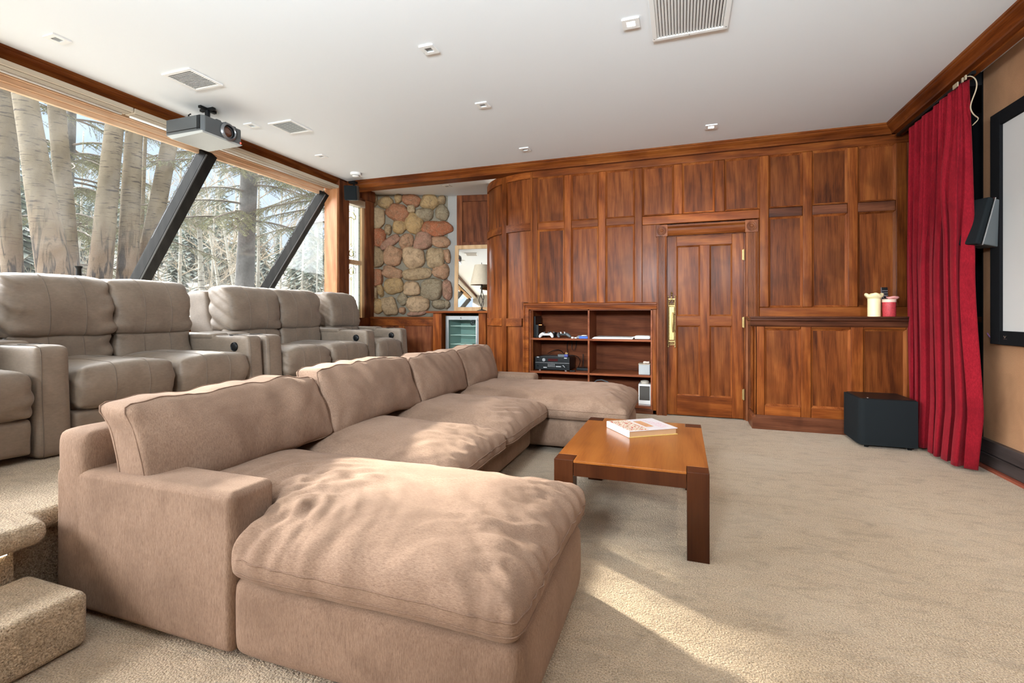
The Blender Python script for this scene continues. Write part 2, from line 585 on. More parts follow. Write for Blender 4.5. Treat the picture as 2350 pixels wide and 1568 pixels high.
def bark_mat(name, pale, rough_from, rough_to, c_dark=(0.06, 0.05, 0.042)):
    """aspen bark: pale with dark sideways scars, furrowed towards the foot"""
    m, nt, b = newmat(name)
    v = coords(nt)
    big = tex(nt, coords(nt, (1, 1, 0.5)), 5, 3, 0.6)
    c = ramp(nt, big, [(0.35, tuple(x * 0.74 for x in pale)), (0.65, pale)])
    scar = tex(nt, coords(nt, (3.0, 3.0, 30)), 1.6, 3, 0.62, 0.2)
    c = mix(nt, c, c_dark, ramp(nt, scar, [(0.575, (0, 0, 0)), (0.635, (0.95, 0.95, 0.95))]))
    eye = tex(nt, coords(nt, (4, 4, 7)), 1.0, 2, 0.5, 0.3)
    c = mix(nt, c, c_dark, ramp(nt, eye, [(0.67, (0, 0, 0)), (0.73, (0.85, 0.85, 0.85))]))
    speck = tex(nt, v, 55, 3, 0.7)
    fur = tex(nt, coords(nt, (13, 13, 1.9)), 1.0, 3, 0.6, 0.9)
    furrow = ramp(nt, fur, [(0.40, (1, 1, 1)), (0.50, (0, 0, 0))])
    rc = mix(nt, (0.20, 0.145, 0.10), (0.11, 0.08, 0.058), speck)
    rc = mix(nt, rc, (0.045, 0.036, 0.03), furrow)
    geo = N(nt, 'ShaderNodeNewGeometry')
    sx = N(nt, 'ShaderNodeSeparateXYZ')
    L(nt, geo.outputs['Position'], sx.inputs[0])
    mr = N(nt, 'ShaderNodeMapRange')
    mr.inputs['From Min'].default_value = rough_from
    mr.inputs['From Max'].default_value = rough_to
    L(nt, math2(nt, 'ADD', sx.outputs['Z'], math2(nt, 'MULTIPLY', big, 1.2)), mr.inputs['Value'])
    c = mix(nt, rc, c, mr.outputs[0])
    L(nt, c, b.inputs['Base Color'])
    b.inputs['Roughness'].default_value = 0.9
    b.inputs['Specular IOR Level'].default_value = 0.08
    bump(nt, b, math2(nt, 'ADD', speck, scar), 0.4, 0.02)
    return m


M['stone'] = stone_mat()
M['aspen'] = bark_mat('aspen_bark', (0.185, 0.153, 0.108), 2.45, 3.3)
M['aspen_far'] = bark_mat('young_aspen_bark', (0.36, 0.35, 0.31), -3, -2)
M['spruce_bark'] = plain('spruce_bark', (0.085, 0.08, 0.076), 0.95, grain=0.9, gscale=28, var=0.45)
M['needle'] = plain('spruce_needles', (0.17, 0.18, 0.085), 0.8, var=0.35, gscale=3)
M['needle_far'] = plain('hazy_conifer', (0.19, 0.215, 0.19), 0.9, var=0.3, gscale=2)  # aerial haze put into a paler, greyer needle colour
M['twig'] = plain('bare_twigs', (0.29, 0.245, 0.185), 0.9, var=0.3, gscale=4)
M['branch'] = plain('dark_branch', (0.11, 0.085, 0.065), 0.9, var=0.3, gscale=9)
# ------------------------------------------------------------------ the room
HC = 3.03            # ceiling
YP, YS = 5.80, 5.775  # face of the wall panels, face of their stiles


def structE(name, loc=(0, 0, 0)):
    o = bpy.data.objects.new(name, None)
    o.empty_display_size = 0.1
    COL.objects.link(o)
    o.location = loc
    o['kind'] = 'structure'
    return o


struct('floor', MB().box(-4.6, 2.75, -4.2, 7.4, -0.12, 0.0), M['carpet'])
struct('ceiling', MB().box(-4.72, 2.9, -4.2, 7.4, HC, HC + 0.12), M['ceiling'])

struct('wall_front', MB().box(-4.6, 2.3, -4.3, -4.2, 0, HC), M['plaster'])
# raised platform for the recliners
outer = [(-4.45, -4.2), (-2.24, -4.2), (-2.24, 1.14), (-2.37, 1.17), (-2.37, 5.4), (-4.45, 5.4)]
inner = [(-4.44, -4.19), (-2.31, -4.19), (-2.31, 1.07), (-2.43, 1.10), (-2.43, 5.33), (-4.44, 5.33)]
platform = struct('platform', MB().prism(outer, 'z', 0.295, 0.38), M['carpet'], bevel=0.035, seg=4)
struct('riser', MB().prism(inner, 'z', 0.001, 0.30), M['carpet'], parent=platform)
o = obj('carpeted_step', MB().box(-2.29, -1.95, -4.2, 1.11, 0.001, 0.19), M['carpet'], bevel=0.03, seg=4)
prop(o, kind='structure')
o = obj('light_strip', MB().box(-2.318, -2.304, 0.62, 1.05, 0.278, 0.292), M['strip'], parent=platform)

# ---- back wall: burl panels between stiles and rails
wb = structE('wall_back', (0.4, YP, 0))


def wpanel(x0, x1, z0, z1, y=YP, m='panel', parent=None, name='panel'):
    b = MB().box(x0 - 0.03, x1 + 0.03, y, y + 0.02, z0 - 0.03, z1 + 0.03)
    return obj(name, b, M[m], parent or wb)


def board(name, x0, x1, z0, z1, y0=YS, y1=YP, m='wood_v', parent=None, bevel=0.008):
    b = MB().box(x0, x1, y0, y1, z0, z1)
    return obj(name, b, M[m], parent or wb, bevel=bevel, seg=2)


def bead(x0, x1, z0, z1, y=YP, parent=None, w=0.020, d=0.024):
    """bevelled moulding running round the inside of one panel"""
    b = MB()
    a = [(x0, z0), (x1, z0), (x1, z1), (x0, z1)]
    c = [(x0 + w, z0 + w), (x1 - w, z0 + w), (x1 - w, z1 - w), (x0 + w, z1 - w)]
    for i in range(4):
        j = (i + 1) % 4
        b.face([(a[i][0], y - d, a[i][1]), (a[j][0], y - d, a[j][1]), (c[j][0], y - 0.001, c[j][1]), (c[i][0], y - 0.001, c[i][1])])
    return obj('moulding', b, M['bead'], parent or wb)


UP = [(-1.682, -1.345), (-1.259, -0.932), (-0.844, -0.512), (-0.424, -0.08), (0.014, 0.349), (0.451, 0.795),
      (0.883, 1.2), (1.288, 1.601), (1.691, 2.009)]
for x0, x1 in UP:
    z0 = 2.285 if x0 > -0.5 or x0 < -0.5 else 2.3
    wpanel(x0, x1, z0, 2.85)
    bead(x0, x1, z0, 2.85)
for x0, x1 in UP[:3]:
    wpanel(x0, x1, 1.30, 2.2)
    bead(x0, x1, 1.285, 2.2)
for x0, x1 in UP[6:]:
    wpanel(x0, x1, 1.226, 2.185)
    bead(x0, x1, 1.226, 2.185)
wpanel(-0.424, -0.264, 1.29, 2.183)
wpanel(2.1, 2.66, 0.0, 3.0, m='wood_dark')
for x0, x1 in ((-1.345, -1.259), (-0.932, -0.844), (-0.512, -0.424)):
    board('stile', x0, x1, 1.282, 2.85)
for x0, x1 in ((-0.08, 0.014), (0.349, 0.451)):
    board('stile', x0, x1, 2.282, 2.85)
for x0, x1 in ((0.795, 0.883), (1.2, 1.288), (1.601, 1.691), (2.009, 2.1)):
    board('stile', x0, x1, 1.226, 2.85)
board('rail', -1.75, 2.66, 2.85, 2.95, m='wood_h', y0=YS - 0.001)
for x0, x1 in UP[:3]:
    board('rail', x0, x1, 2.2, 2.296, m='wood_h', y0=YS + 0.006)
board('rail', -0.424, 0.795, 2.183, 2.282, m='wood_h', y0=YS + 0.001)
for x0, x1 in UP[6:]:
    board('rail', x0, x1, 2.185, 2.284, m='wood_darkh', y0=YS + 0.006)
board('rail', 0.795, 2.2, 1.12, 1.226, m='wood_h', y0=YS + 0.001)
board('stile', -1.75, -1.682, 1.29, 2.85)
board('casing_return', 0.774, 0.795, 0.0, 2.183, y0=YS + 0.004)
# strip beside and under the shelf opening
board('stile', -0.3125, -0.264, 0.0, 1.213, y0=YS + 0.004)
board('plinth', -1.876, -0.264, 0.0, 0.055, m='wood_darkh', y0=YS + 0.004)

obj('core', MB().box(-1.76, 2.7, YP + 0.045, YP + 0.07, 2.05, HC).box(0.665, 2.7, YP + 0.021, YP + 0.07, 0, 2.05).box(-0.30, -0.16, YP + 0.045, YP + 0.07, 0, 2.05).box(-0.165, 0.67, YP + 0.055, YP + 0.075, 0, 2.1).box(-1.9, -0.16, YP + 0.045, YP + 0.07, 1.22, 2.05), M['wood_dark'], wb)
# ---- curved corner of the back wall
cc, RR = (-1.72, YS + 0.95), 0.95


def arc(name, f0, f1, z0, z1, r, m, t=0.02, n=None):
    n = n or max(2, int((f1 - f0) / 3))
    b = MB()
    pts = [(cc[0] - r * math.sin(math.radians(f)), cc[1] - r * math.cos(math.radians(f))) for f in lin(f0, f1, n)]
    q = [(cc[0] - (r - t) * math.sin(math.radians(f)), cc[1] - (r - t) * math.cos(math.radians(f))) for f in lin(f0, f1, n)]
    b.prism(pts + q[::-1], 'z', z0, z1)
    return obj(name, b, m, wb, smooth=True, angle=30)


arc('curved_panel', 1.8, 68, 0.0, 2.95, RR - 0.024, M['panel'], t=0.03, n=26)
for f0, f1 in ((25.5, 30.8), (64.5, 68.0)):
    arc('stile', f0, f1, 0.0, 2.95, RR, M['wood_v'], t=0.025)
arc('stile', 1.8, 3.4, 1.29, 2.95, RR, M['wood_v'], t=0.025)
for f0, f1 in ((3.4, 25.5), (30.8, 64.5)):
    arc('rail', f0, f1, 2.85, 2.95, RR - 0.001, M['wood_h'])
    arc('rail', f0, f1, 2.2, 2.296, RR + 0.004, M['wood_h'], t=0.028)
    arc('rail', f0 + (7.2 if f0 < 10 else 0), f1, 1.0, 1.1, RR + 0.004, M['wood_h'], t=0.028)
    arc('rail', f0 + (7.2 if f0 < 10 else 0), f1, 0.0, 0.12, RR + 0.004, M['wood_h'], t=0.028)
struct('wall_side', MB().box(-2.60, -2.56, 6.44, 7.2, 0, HC), M['wood_dark'])

# ---- crown moulding round the room
CR = [(0.0, 0.0), (0.102, 0.0), (0.102, -0.016), (0.092, -0.022), (0.092, -0.034), (0.082, -0.044), (0.062, -0.058), (0.05, -0.078), (0.046, -0.084), (0.046, -0.1), (0.0, -0.1)]
o = struct('trim_back', MB().prism([(YS - d, HC + h) for d, h in CR], 'x', -4.5, 1.96), M['wood_h'])
struct('beam_face', MB().box(-4.5, -1.75, YS, YS + 0.14, HC - 0.1, HC), M['wood_h'], parent=o)
struct('trim_left', MB().prism([(-4.547 + d, HC + h) for d, h in CR], 'y', -4.2, YS - 0.0), M['wood_y'])
o = struct('trim_right', MB().prism([(1.999 - d, HC + h) for d, h in CR], 'y', -4.2, YS - 0.06), M['wood_y'])
struct('beam_face', MB().box(1.999, 2.06, -4.2, YS - 0.01, HC - 0.112, HC), M['wood_y'], parent=o)

# ---- wainscot with ledge under the right hand panels
wn = structE('wall_wainscot', (1.6, 5.43, 0))
YW = 5.455
PW = [(0.794, 1.113), (1.202, 1.529), (1.634, 1.97)]
obj('core', MB().box(0.725, 2.66, YW, YP, 0, 1.06), M['wood_v'], wn)
for x0, x1 in PW:
    wpanel(x0, x1, 0.235, 1.01, y=YW - 0.002, parent=wn)
    bead(x0, x1, 0.235, 1.01, y=YW - 0.002, parent=wn)
for x0, x1 in ((0.705, 0.794), (1.113, 1.202), (1.529, 1.634), (1.97, 2.07)):
    board('stile', x0, x1, 0.1, 1.06, y0=YW - 0.026, y1=YW, parent=wn)
for x0, x1 in PW:
    board('rail', x0, x1, 1.01, 1.06, y0=YW - 0.025, y1=YW, m='wood_h', parent=wn)
    board('rail', x0, x1, 0.1, 0.235, y0=YW - 0.025, y1=YW, m='wood_h', parent=wn)
for a, b_ in ((YW - 0.026, YW + 0.05), (YP - 0.10, YP - 0.03)):
    obj('stile', MB().box(0.705, 0.726, a, b_, 0.1, 1.06), M['wood_v'], wn, bevel=0.006)
LG = [(0.0, 0.0), (-0.055, 0.0), (-0.055, -0.014), (-0.045, -0.02), (-0.045, -0.036), (-0.03, -0.05), (-0.026, -0.085), (-0.014, -0.1), (0.0, -0.1)]
obj('ledge_moulding', MB().prism([(YW - 0.024 + d, 1.13 + h) for d, h in LG], 'x', 0.66, 2.66), M['wood_darkh'], wn)
obj('ledge_return', MB().prism([(0.708 + d, 1.13 + h) for d, h in LG], 'y', YW - 0.03, YP - 0.03), M['wood_dark'], wn)
obj('ledge', MB().box(0.70, 2.66, YW - 0.025, YP - 0.02, 1.105, 1.13), M['wood_h'], wn)
BS = [(0.0, 0.0), (-0.03, 0.0), (-0.03, 0.115), (-0.012, 0.14), (0.0, 0.14)]
bb = obj('baseboard_back', MB().prism([(YW - 0.022 + d, h) for d, h in BS], 'x', 0.68, 2.3), M['wood_darkh'])
prop(bb, kind='structure')
obj('baseboard_return', MB().prism([(0.708 + d, h) for d, h in BS], 'y', YW - 0.05, YP - 0.03), M['wood_dark'], bb)

# ---- the door, its casing and its brass
dr = structE('door_1', (0.245, YP, 0))
DX0, DX1, DZ = -0.15, 0.642, 2.035
YD = YP + 0.012
obj('leaf', MB().box(DX0, DX1, YD + 0.012, YD + 0.04, 0.012, DZ), M['panel'], dr)
for x0, x1, z0, z1 in ((-0.047, 0.198, 1.135, 1.925), (0.301, 0.527, 1.135, 1.925), (-0.047, 0.198, 0.235, 1.023), (0.301, 0.527, 0.235, 1.023)):
    wpanel(x0, x1, z0, z1, y=YD + 0.008, parent=dr)
    bead(x0, x1, z0, z1, y=YD + 0.008, parent=dr, w=0.014, d=0.02)
for x0, x1, z0, z1 in ((DX0, -0.047, 0.012, DZ), (0.527, DX1, 0.012, DZ), (0.198, 0.301, 0.235, 1.925)):
    board('stile', x0, x1, z0, z1, y0=YD - 0.014, y1=YD + 0.012, parent=dr, bevel=0.004)
for z0, z1 in ((1.925, DZ), (1.023, 1.135), (0.012, 0.235)):
    board('rail', -0.047, 0.527, z0, z1, y0=YD - 0.0135, y1=YD + 0.012, m='wood_h', parent=dr, bevel=0.004)
for z in (1.80, 1.065, 0.28):
    h = MB().box(0.628, 0.652, YD - 0.02, YD - 0.012, z - 0.055, z + 0.055)
    h.tube([(0.645, YD - 0.022, z - 0.06), (0.645, YD - 0.022, z + 0.06)], 0.007, 10)
    obj('hinge', h, M['brass'], dr)
# gothic brass push plate with a pull
yb = YD - 0.014
hp = MB().box(-0.128, -0.074, yb - 0.006, yb, 0.86, 1.24)
plate = obj('handle_plate', hp, M['brass'], dr, bevel=0.002)
orn = MB()
for x in (-0.138, -0.064):
    orn.tube([(x, yb - 0.008, 0.79), (x, yb - 0.008, 1.345)], 0.0055, 8)
    orn.lathe([(0, 0), (0.009, 0.008), (0.009, 0.014), (0, 0.024)], (x, yb - 0.008, 1.345), 10)
    orn.lathe([(0, -0.02), (0.008, -0.01), (0.008, 0), (0, 0.006)], (x, yb - 0.008, 0.79), 10)
    for k in range(24):
        z = 0.86 + k * 0.0155
        orn.lathe([(0, -0.005), (0.009, 0), (0, 0.005)], (x + (0.007 if x < -0.1 else -0.007), yb - 0.008, z), 6)
for z in (0.845, 1.25, 1.325):
    orn.box(-0.138, -0.064, yb - 0.011, yb - 0.002, z - 0.005, z + 0.005)
for s in (-1, 1):
    orn.tube([(-0.101 + s * 0.034, yb - 0.01, 1.252), (-0.101 + s * 0.028, yb - 0.01, 1.285), (-0.101 + s * 0.008, yb - 0.01, 1.315), (-0.101, yb - 0.012, 1.36)], 0.0045, 6)
    orn.lathe([(0.006, -0.003), (0.011, 0), (0.006, 0.003)], (-0.101 + s * 0.018, yb - 0.006, 1.3), 10, 'y')
for k in range(5):
    x = -0.127 + k * 0.013
    orn.tube([(x, yb - 0.008, 0.842), (x + 0.004, yb - 0.009, 0.815), (x - 0.002, yb - 0.008, 0.80)], 0.004, 6)
    orn.tube([(x, yb - 0.008, 1.235), (x + 0.005, yb - 0.009, 1.262), (x, yb - 0.008, 1.28)], 0.004, 6)
orn.lathe([(0, -0.012), (0.012, 0), (0.004, 0.01), (0.014, 0.02), (0.006, 0.032), (0, 0.04)], (-0.101, yb - 0.01, 1.372), 10)
obj('handle_tracery', orn, M['brass'], plate)
pl = MB()
pl.tube([(-0.088, yb - 0.006, 1.155), (-0.088, yb - 0.05, 1.155)], 0.009, 10)
pl.tube([(-0.088, yb - 0.006, 0.97), (-0.088, yb - 0.05, 0.97)], 0.009, 10)
pl.tube([(-0.088, yb - 0.048, 1.175), (-0.088, yb - 0.055, 1.14), (-0.088, yb - 0.062, 1.063), (-0.088, yb - 0.055, 0.985), (-0.088, yb - 0.048, 0.95)], [0.006, 0.009, 0.011, 0.009, 0.006], 12)
obj('pull', pl, M['brass'], plate, smooth=True, angle=50)

dc = structE('trim_door', (0.25, YS, 0))


def fluted(x0, x1, z0, z1):
    w = x1 - x0
    prof = [(x0, YP + 0.03), (x0, YS - 0.012)]
    prof += [(x0 + w * 0.18, YS - 0.02), (x0 + w * 0.22, YS - 0.012)]
    for k in range(4):
        a = x0 + w * (0.26 + 0.125 * k)
        prof += [(a, YS - 0.012), (a + w * 0.03, YS - 0.004), (a + w * 0.06, YS - 0.004), (a + w * 0.09, YS - 0.012)]
    prof += [(x0 + w * 0.80, YS - 0.012), (x0 + w * 0.84, YS - 0.02), (x1, YS - 0.012), (x1, YP + 0.03)]
    return obj('casing', MB().prism(prof, 'z', z0, z1), M['casing'], dc)


fluted(-0.264, -0.155, 0.0, 2.04)
fluted(0.660, 0.774, 0.0, 2.04)
hprof = [(YP + 0.03, 2.043), (YS - 0.008, 2.043), (YS - 0.016, 2.06), (YS - 0.008, 2.072), (YS - 0.004, 2.10), (YS - 0.008, 2.125), (YS - 0.022, 2.145), (YS - 0.022, 2.16), (YP + 0.03, 2.16)]
obj('head_casing', MB().prism(hprof, 'x', -0.155, 0.665), M['wood_h'], dc)
for x in (-0.208, 0.716):
    b = obj('corner_block', MB().box(x - 0.064, x + 0.064, YS - 0.024, YP + 0.03, 2.036, 2.17), M['casing'], dc, bevel=0.004)
    r = MB().lathe([(0.0, -0.012), (0.012, -0.012), (0.018, -0.004), (0.024, -0.002), (0.03, -0.012), (0.036, -0.004), (0.042, -0.002), (0.048, -0.012), (0.052, 0.0)], (x, YS - 0.024, 2.103), 28, 'y')
    obj('rosette', r, M['casing'], b, smooth=True)
b = MB().box(0.6425, 0.662, YD - 0.006, YD + 0.04, 0, 2.04).box(-0.157, -0.1505, YD - 0.006, YD + 0.04, 0, 2.04).box(-0.157, 0.662, YD - 0.006, YD + 0.04, 2.036, 2.045)
obj('jamb', b, M['wood_v'], dc)

# ---- built-in shelf unit in the back wall
sh = thing('shelf_unit', 'reddish built-in shelf unit of six open compartments set into panelled wall', 'shelf unit', (-1.05, 5.8, 0))
SX0, SX1, SZ0, SZ1, SB = -1.79, -0.312, 0.055, 1.212, 6.28
obj('side_panel', MB().box(SX0, SX0 + 0.018, YS, SB, SZ0, SZ1), M['shelf'], sh, bevel=0.002)
obj('side_panel', MB().box(SX1 - 0.018, SX1, YS, SB, SZ0, SZ1), M['shelf'], sh, bevel=0.002)
obj('divider', MB().box(-1.057, -1.036, YS, SB, SZ0, SZ1), M['shelf'], sh, bevel=0.002)
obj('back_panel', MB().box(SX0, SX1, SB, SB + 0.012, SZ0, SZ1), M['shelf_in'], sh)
obj('top_panel', MB().box(SX0, SX1, YS, SB, SZ1 - 0.012, SZ1), M['shelf'], sh)
for z in (0.858, 0.447, 0.085):
    for x0, x1 in ((SX0 + 0.018, -1.057), (-1.036, SX1 - 0.018)):
        obj('shelf', MB().box(x0, x1, YS + 0.004, SB, z - 0.024, z), M['shelf'], sh, bevel=0.002)
fr = [(0.0, 0.0), (0.0, -0.03), (0.018, -0.026), (0.03, -0.02), (0.05, -0.016), (0.055, -0.024), (0.072, -0.024), (0.08, -0.006), (0.08, 0.0)]
fm = bmesh.new()
fr_rows = []
for path in ('foot', 'corner', 'end'):
    row = []
    for h, d in fr:
        x, z = {'foot': (-1.79 - h, 0.0), 'corner': (-1.79 - h, 1.212 + h), 'end': (-0.264, 1.212 + h)}[path]
        row.append(fm.verts.new((x, YS + d, z)))
    fr_rows.append(row)
for a, b in zip(fr_rows, fr_rows[1:]):
    for i in range(len(fr)):
        j = (i + 1) % len(fr)
        fm.faces.new((a[i], a[j], b[j], b[i]))
fm.faces.new(fr_rows[0])
fm.faces.new(fr_rows[2][::-1])
obj('frame_moulding', fm, M['wood_h'], sh)
o = obj('back_filler', MB().box(-1.876, -1.75, YP + 0.004, YP + 0.02, 0, 1.3).box(-1.9, -0.26, YP + 0.004, YP + 0.02, 1.213, 1.31), M['wood_dark'], wb)

# ---- left wall with the sloping glass bay
wl = structE('wall_left', (-4.5, 2.5, 0))
obj('wall_below', MB().box(-4.6, -4.47, -4.2, 7.0, 0, 1.0), M['wood_darkh'], wl)
obj('header', MB().box(-4.74, -4.5, -4.2, 5.6, HC - 0.09, HC), M['wood_darkh'], wl)
obj('post', MB().box(-4.62, -4.445, 5.505, 5.72, 1.0, HC), M['wood_dark'], wl, bevel=0.006)
obj('post', MB().box(-4.62, -4.47, 6.135, 6.34, 1.0, HC), M['wood_dark'], wl, bevel=0.006)
obj('rail', MB().box(-4.62, -4.45, 5.70, 6.34, HC - 0.16, HC), M['wood_dark'], wl, bevel=0.006)
obj('rail', MB().box(-4.62, -4.455, 5.70, 6.34, 1.0, 1.1), M['wood_dark'], wl)

w1 = structE('window_1', (-5.3, 2.5, 1.13))
TOP, BOT = Vector((-4.70, 0, 2.87)), Vector((-6.06, 0, 1.13))
sd = (BOT - TOP).normalized()
sn = Vector((sd.z, 0, -sd.x))      # outward-ish normal of the slope
if sn.x > 0: sn = -sn


def slope_box(y0, y1, n0, n1, a=TOP, b=BOT):
    p = []
    for base in (b, a):
        p += [base + sn * n0 + Vector((0, y0, 0)), base + sn * n1 + Vector((0, y0, 0)), base + sn * n1 + Vector((0, y1, 0)), base + sn * n0 + Vector((0, y1, 0))]
    return MB().hull8(p)


RY = [(-3.85, -3.72), (-2.0, -1.87), (-0.13, 0.0), (1.80, 1.93), (3.65, 3.785), (5.41, 5.52)]
for y0, y1 in RY:
    ra = obj('rafter', slope_box(y0, y1, -0.115, 0.02), M['rafter'], w1, bevel=0.004)
    obj('metal_cap', slope_box(y0 + 0.004, y0 + 0.02, -0.119, -0.115), M['grey'], ra)
for y0, y1 in ((-4.2, -3.85), (-3.72, -2.0), (-1.87, -0.13), (0.0, 1.80), (1.93, 3.65), (3.785, 5.41)):
    obj('pane', slope_box(y0 + 0.001, y1 - 0.001, 0.0, 0.008), M['glass'], w1)
cheek = [(-4.69, 2.80), (-5.985, 1.14), (-4.69, 1.14)]
obj('side_pane', MB().prism(cheek, 'y', 5.462, 5.468), M['glass'], w1)
obj('jamb', MB().box(-4.69, -4.455, 5.495, 5.53, 1.0, 2.93), M['jamb'], w1, bevel=0.004)
obj('jamb_bead', MB().box(-4.475, -4.462, 5.478, 5.50, 1.0, 2.93), M['jamb'], w1, bevel=0.003)
obj('sill', MB().box(-6.1, -4.44, -4.2, 5.54, 1.09, 1.128), M['sill'], w1, bevel=0.004)
obj('apron', MB().box(-4.49, -4.45, -4.2, 5.5, 0.97, 1.09), M['wood_y'], w1)
hd = MB()
for k in range(3):
    hd.box(-4.735 + 0.012 * k, -4.70 + 0.02 * k, -4.2, 5.47, 2.815 + 0.042 * k, 2.855 + 0.042 * k)
obj('pine_header', hd, M['pine'], w1, bevel=0.003)
obj('pine_soffit', MB().box(-4.72, -4.5, -4.2, 5.47, 2.94, 2.955), M['pine'], w1)

# narrow leaded window in the corner
w2 = structE('window_2', (-4.52, 5.93, 1.1))
obj('side_stile', MB().box(-4.57, -4.495, 6.075, 6.14, 1.1, 2.76), M['mirror_frame'], w2, bevel=0.004)
obj('cross_rail', MB().box(-4.565, -4.50, 5.72, 6.08, 1.885, 1.945), M['mirror_frame'], w2, bevel=0.004)
obj('top_rail', MB().box(-4.57, -4.47, 5.72, 6.12, 2.74, 2.84), M['blind'], w2, bevel=0.004)
milk, nt, bs = newmat('milky_leaded_glass')
bs.inputs['Base Color'].default_value = (0.86, 0.90, 0.86, 1)
bs.inputs['Roughness'].default_value = 0.12
tb = N(nt, 'ShaderNodeBsdfTranslucent')
tb.inputs['Color'].default_value = (0.95, 0.98, 0.93, 1)
tt = N(nt, 'ShaderNodeBsdfTransparent')
ms, mt = N(nt, 'ShaderNodeMixShader'), N(nt, 'ShaderNodeMixShader')
ms.inputs[0].default_value = 0.75
mt.inputs[0].default_value = 0.45
L(nt, bs.outputs[0], ms.inputs[1])
L(nt, tb.outputs[0], ms.inputs[2])
L(nt, ms.outputs[0], mt.inputs[1])
L(nt, tt.outputs[0], mt.inputs[2])
L(nt, mt.outputs[0], nt.nodes['Material Output'].inputs['Surface'])
M['lead'] = plain('lead_came', (0.09, 0.085, 0.075), 0.5)
M['yellow_glass'] = plain('yellow_glass', (0.72, 0.62, 0.22), 0.25)
M['mint_glass'] = plain('mint_glass', (0.52, 0.70, 0.60), 0.25)
for z0, z1 in ((1.1, 1.885), (1.945, 2.74)):
    pn = obj('leaded_pane', MB().box(-4.545, -4.54, 5.72, 6.075, z0, z1), milk, w2)
    up = z0 > 1.5
    lead, yel = MB(), MB()
    x = -4.536
    def zz(t):
        return z0 + t * (z1 - z0) if up else z1 - t * (z1 - z0)
    for y in (5.80, 5.985, 6.045):
        lead.box(x - 0.002, x + 0.002, y - 0.0025, y + 0.0025, z0, z1)
    for k in range(1, 7):
        z = z0 + k * (z1 - z0) / 7
        lead.box(x - 0.002, x + 0.002, 6.045, 6.075, z - 0.002, z + 0.002)
    yc = 5.875
    yel.tube([(x, yc, zz(0.3)), (x, yc, zz(0.78))], 0.006, 6)
    for t, w, h in ((0.13, 0.042, 0.085), (0.27, 0.018, 0.03)):
        ring = [(x, yc + w * math.sin(a) * (1 - 0.3 * math.cos(a)), zz(t) + h * math.cos(a) * 0.6) for a in lin(0, 2 * PI, 16)]
        yel.tube(ring, 0.006, 6)
        lead.tube([(x + 0.002, p[1] + (p[1] - yc) * 0.2, p[2]) for p in ring], 0.0025, 5)
    for s in (-1, 1):
        for t0 in (0.04, 0.88):
            cur = [(x, yc + s * (0.02 + 0.075 * math.sin(a * 0.8)), zz(t0) + 0.05 * (1 - math.cos(a)) * (1 if up else -1) * (1 if t0 < 0.5 else -1)) for a in lin(0, 4.2, 14)]
            yel.tube(cur, 0.006 if t0 > 0.5 else 0.003, 6)
            lead.tube([(p[0] + 0.002, p[1] + 0.012 * s, p[2]) for p in cur], 0.0025, 5)
            lead.tube([(x, yc, zz(t0)), (x, yc + s * 0.06, zz(t0 + 0.05)), (x, yc + s * 0.14, zz(t0 + 0.005))], 0.0025, 5)
    obj('came', lead, M['lead'], pn)
    obj('yellow_motif', yel, M['yellow_glass'], pn)
    obj('mint_border', MB().box(-4.538, -4.5355, 6.047, 6.073, z0, z1).box(-4.538, -4.5355, 5.93, 5.945, z0, z1), M['mint_glass'], pn)

# ---- alcove: river stone facing, panelling, low wainscot
A0, B0, C0 = Vector((-4.62, 6.394, 0)), Vector((-3.445, 6.92, 0)), Vector((-2.6, 7.075, 0))
SA = Vector((-4.585, 6.41, 0))
su = (B0 - SA).normalized()
sv = Vector((-su.y, su.x, 0))        # away from the room


def strip_wall(a, b, z0, z1, t0, t1):
    d = (b - a).normalized()
    n = Vector((-d.y, d.x, 0))
    p = [a + n * t0, b + n * t0, b + n * t1, a + n * t1]
    return MB().prism([(q.x, q.y) for q in p], 'z', z0, z1)


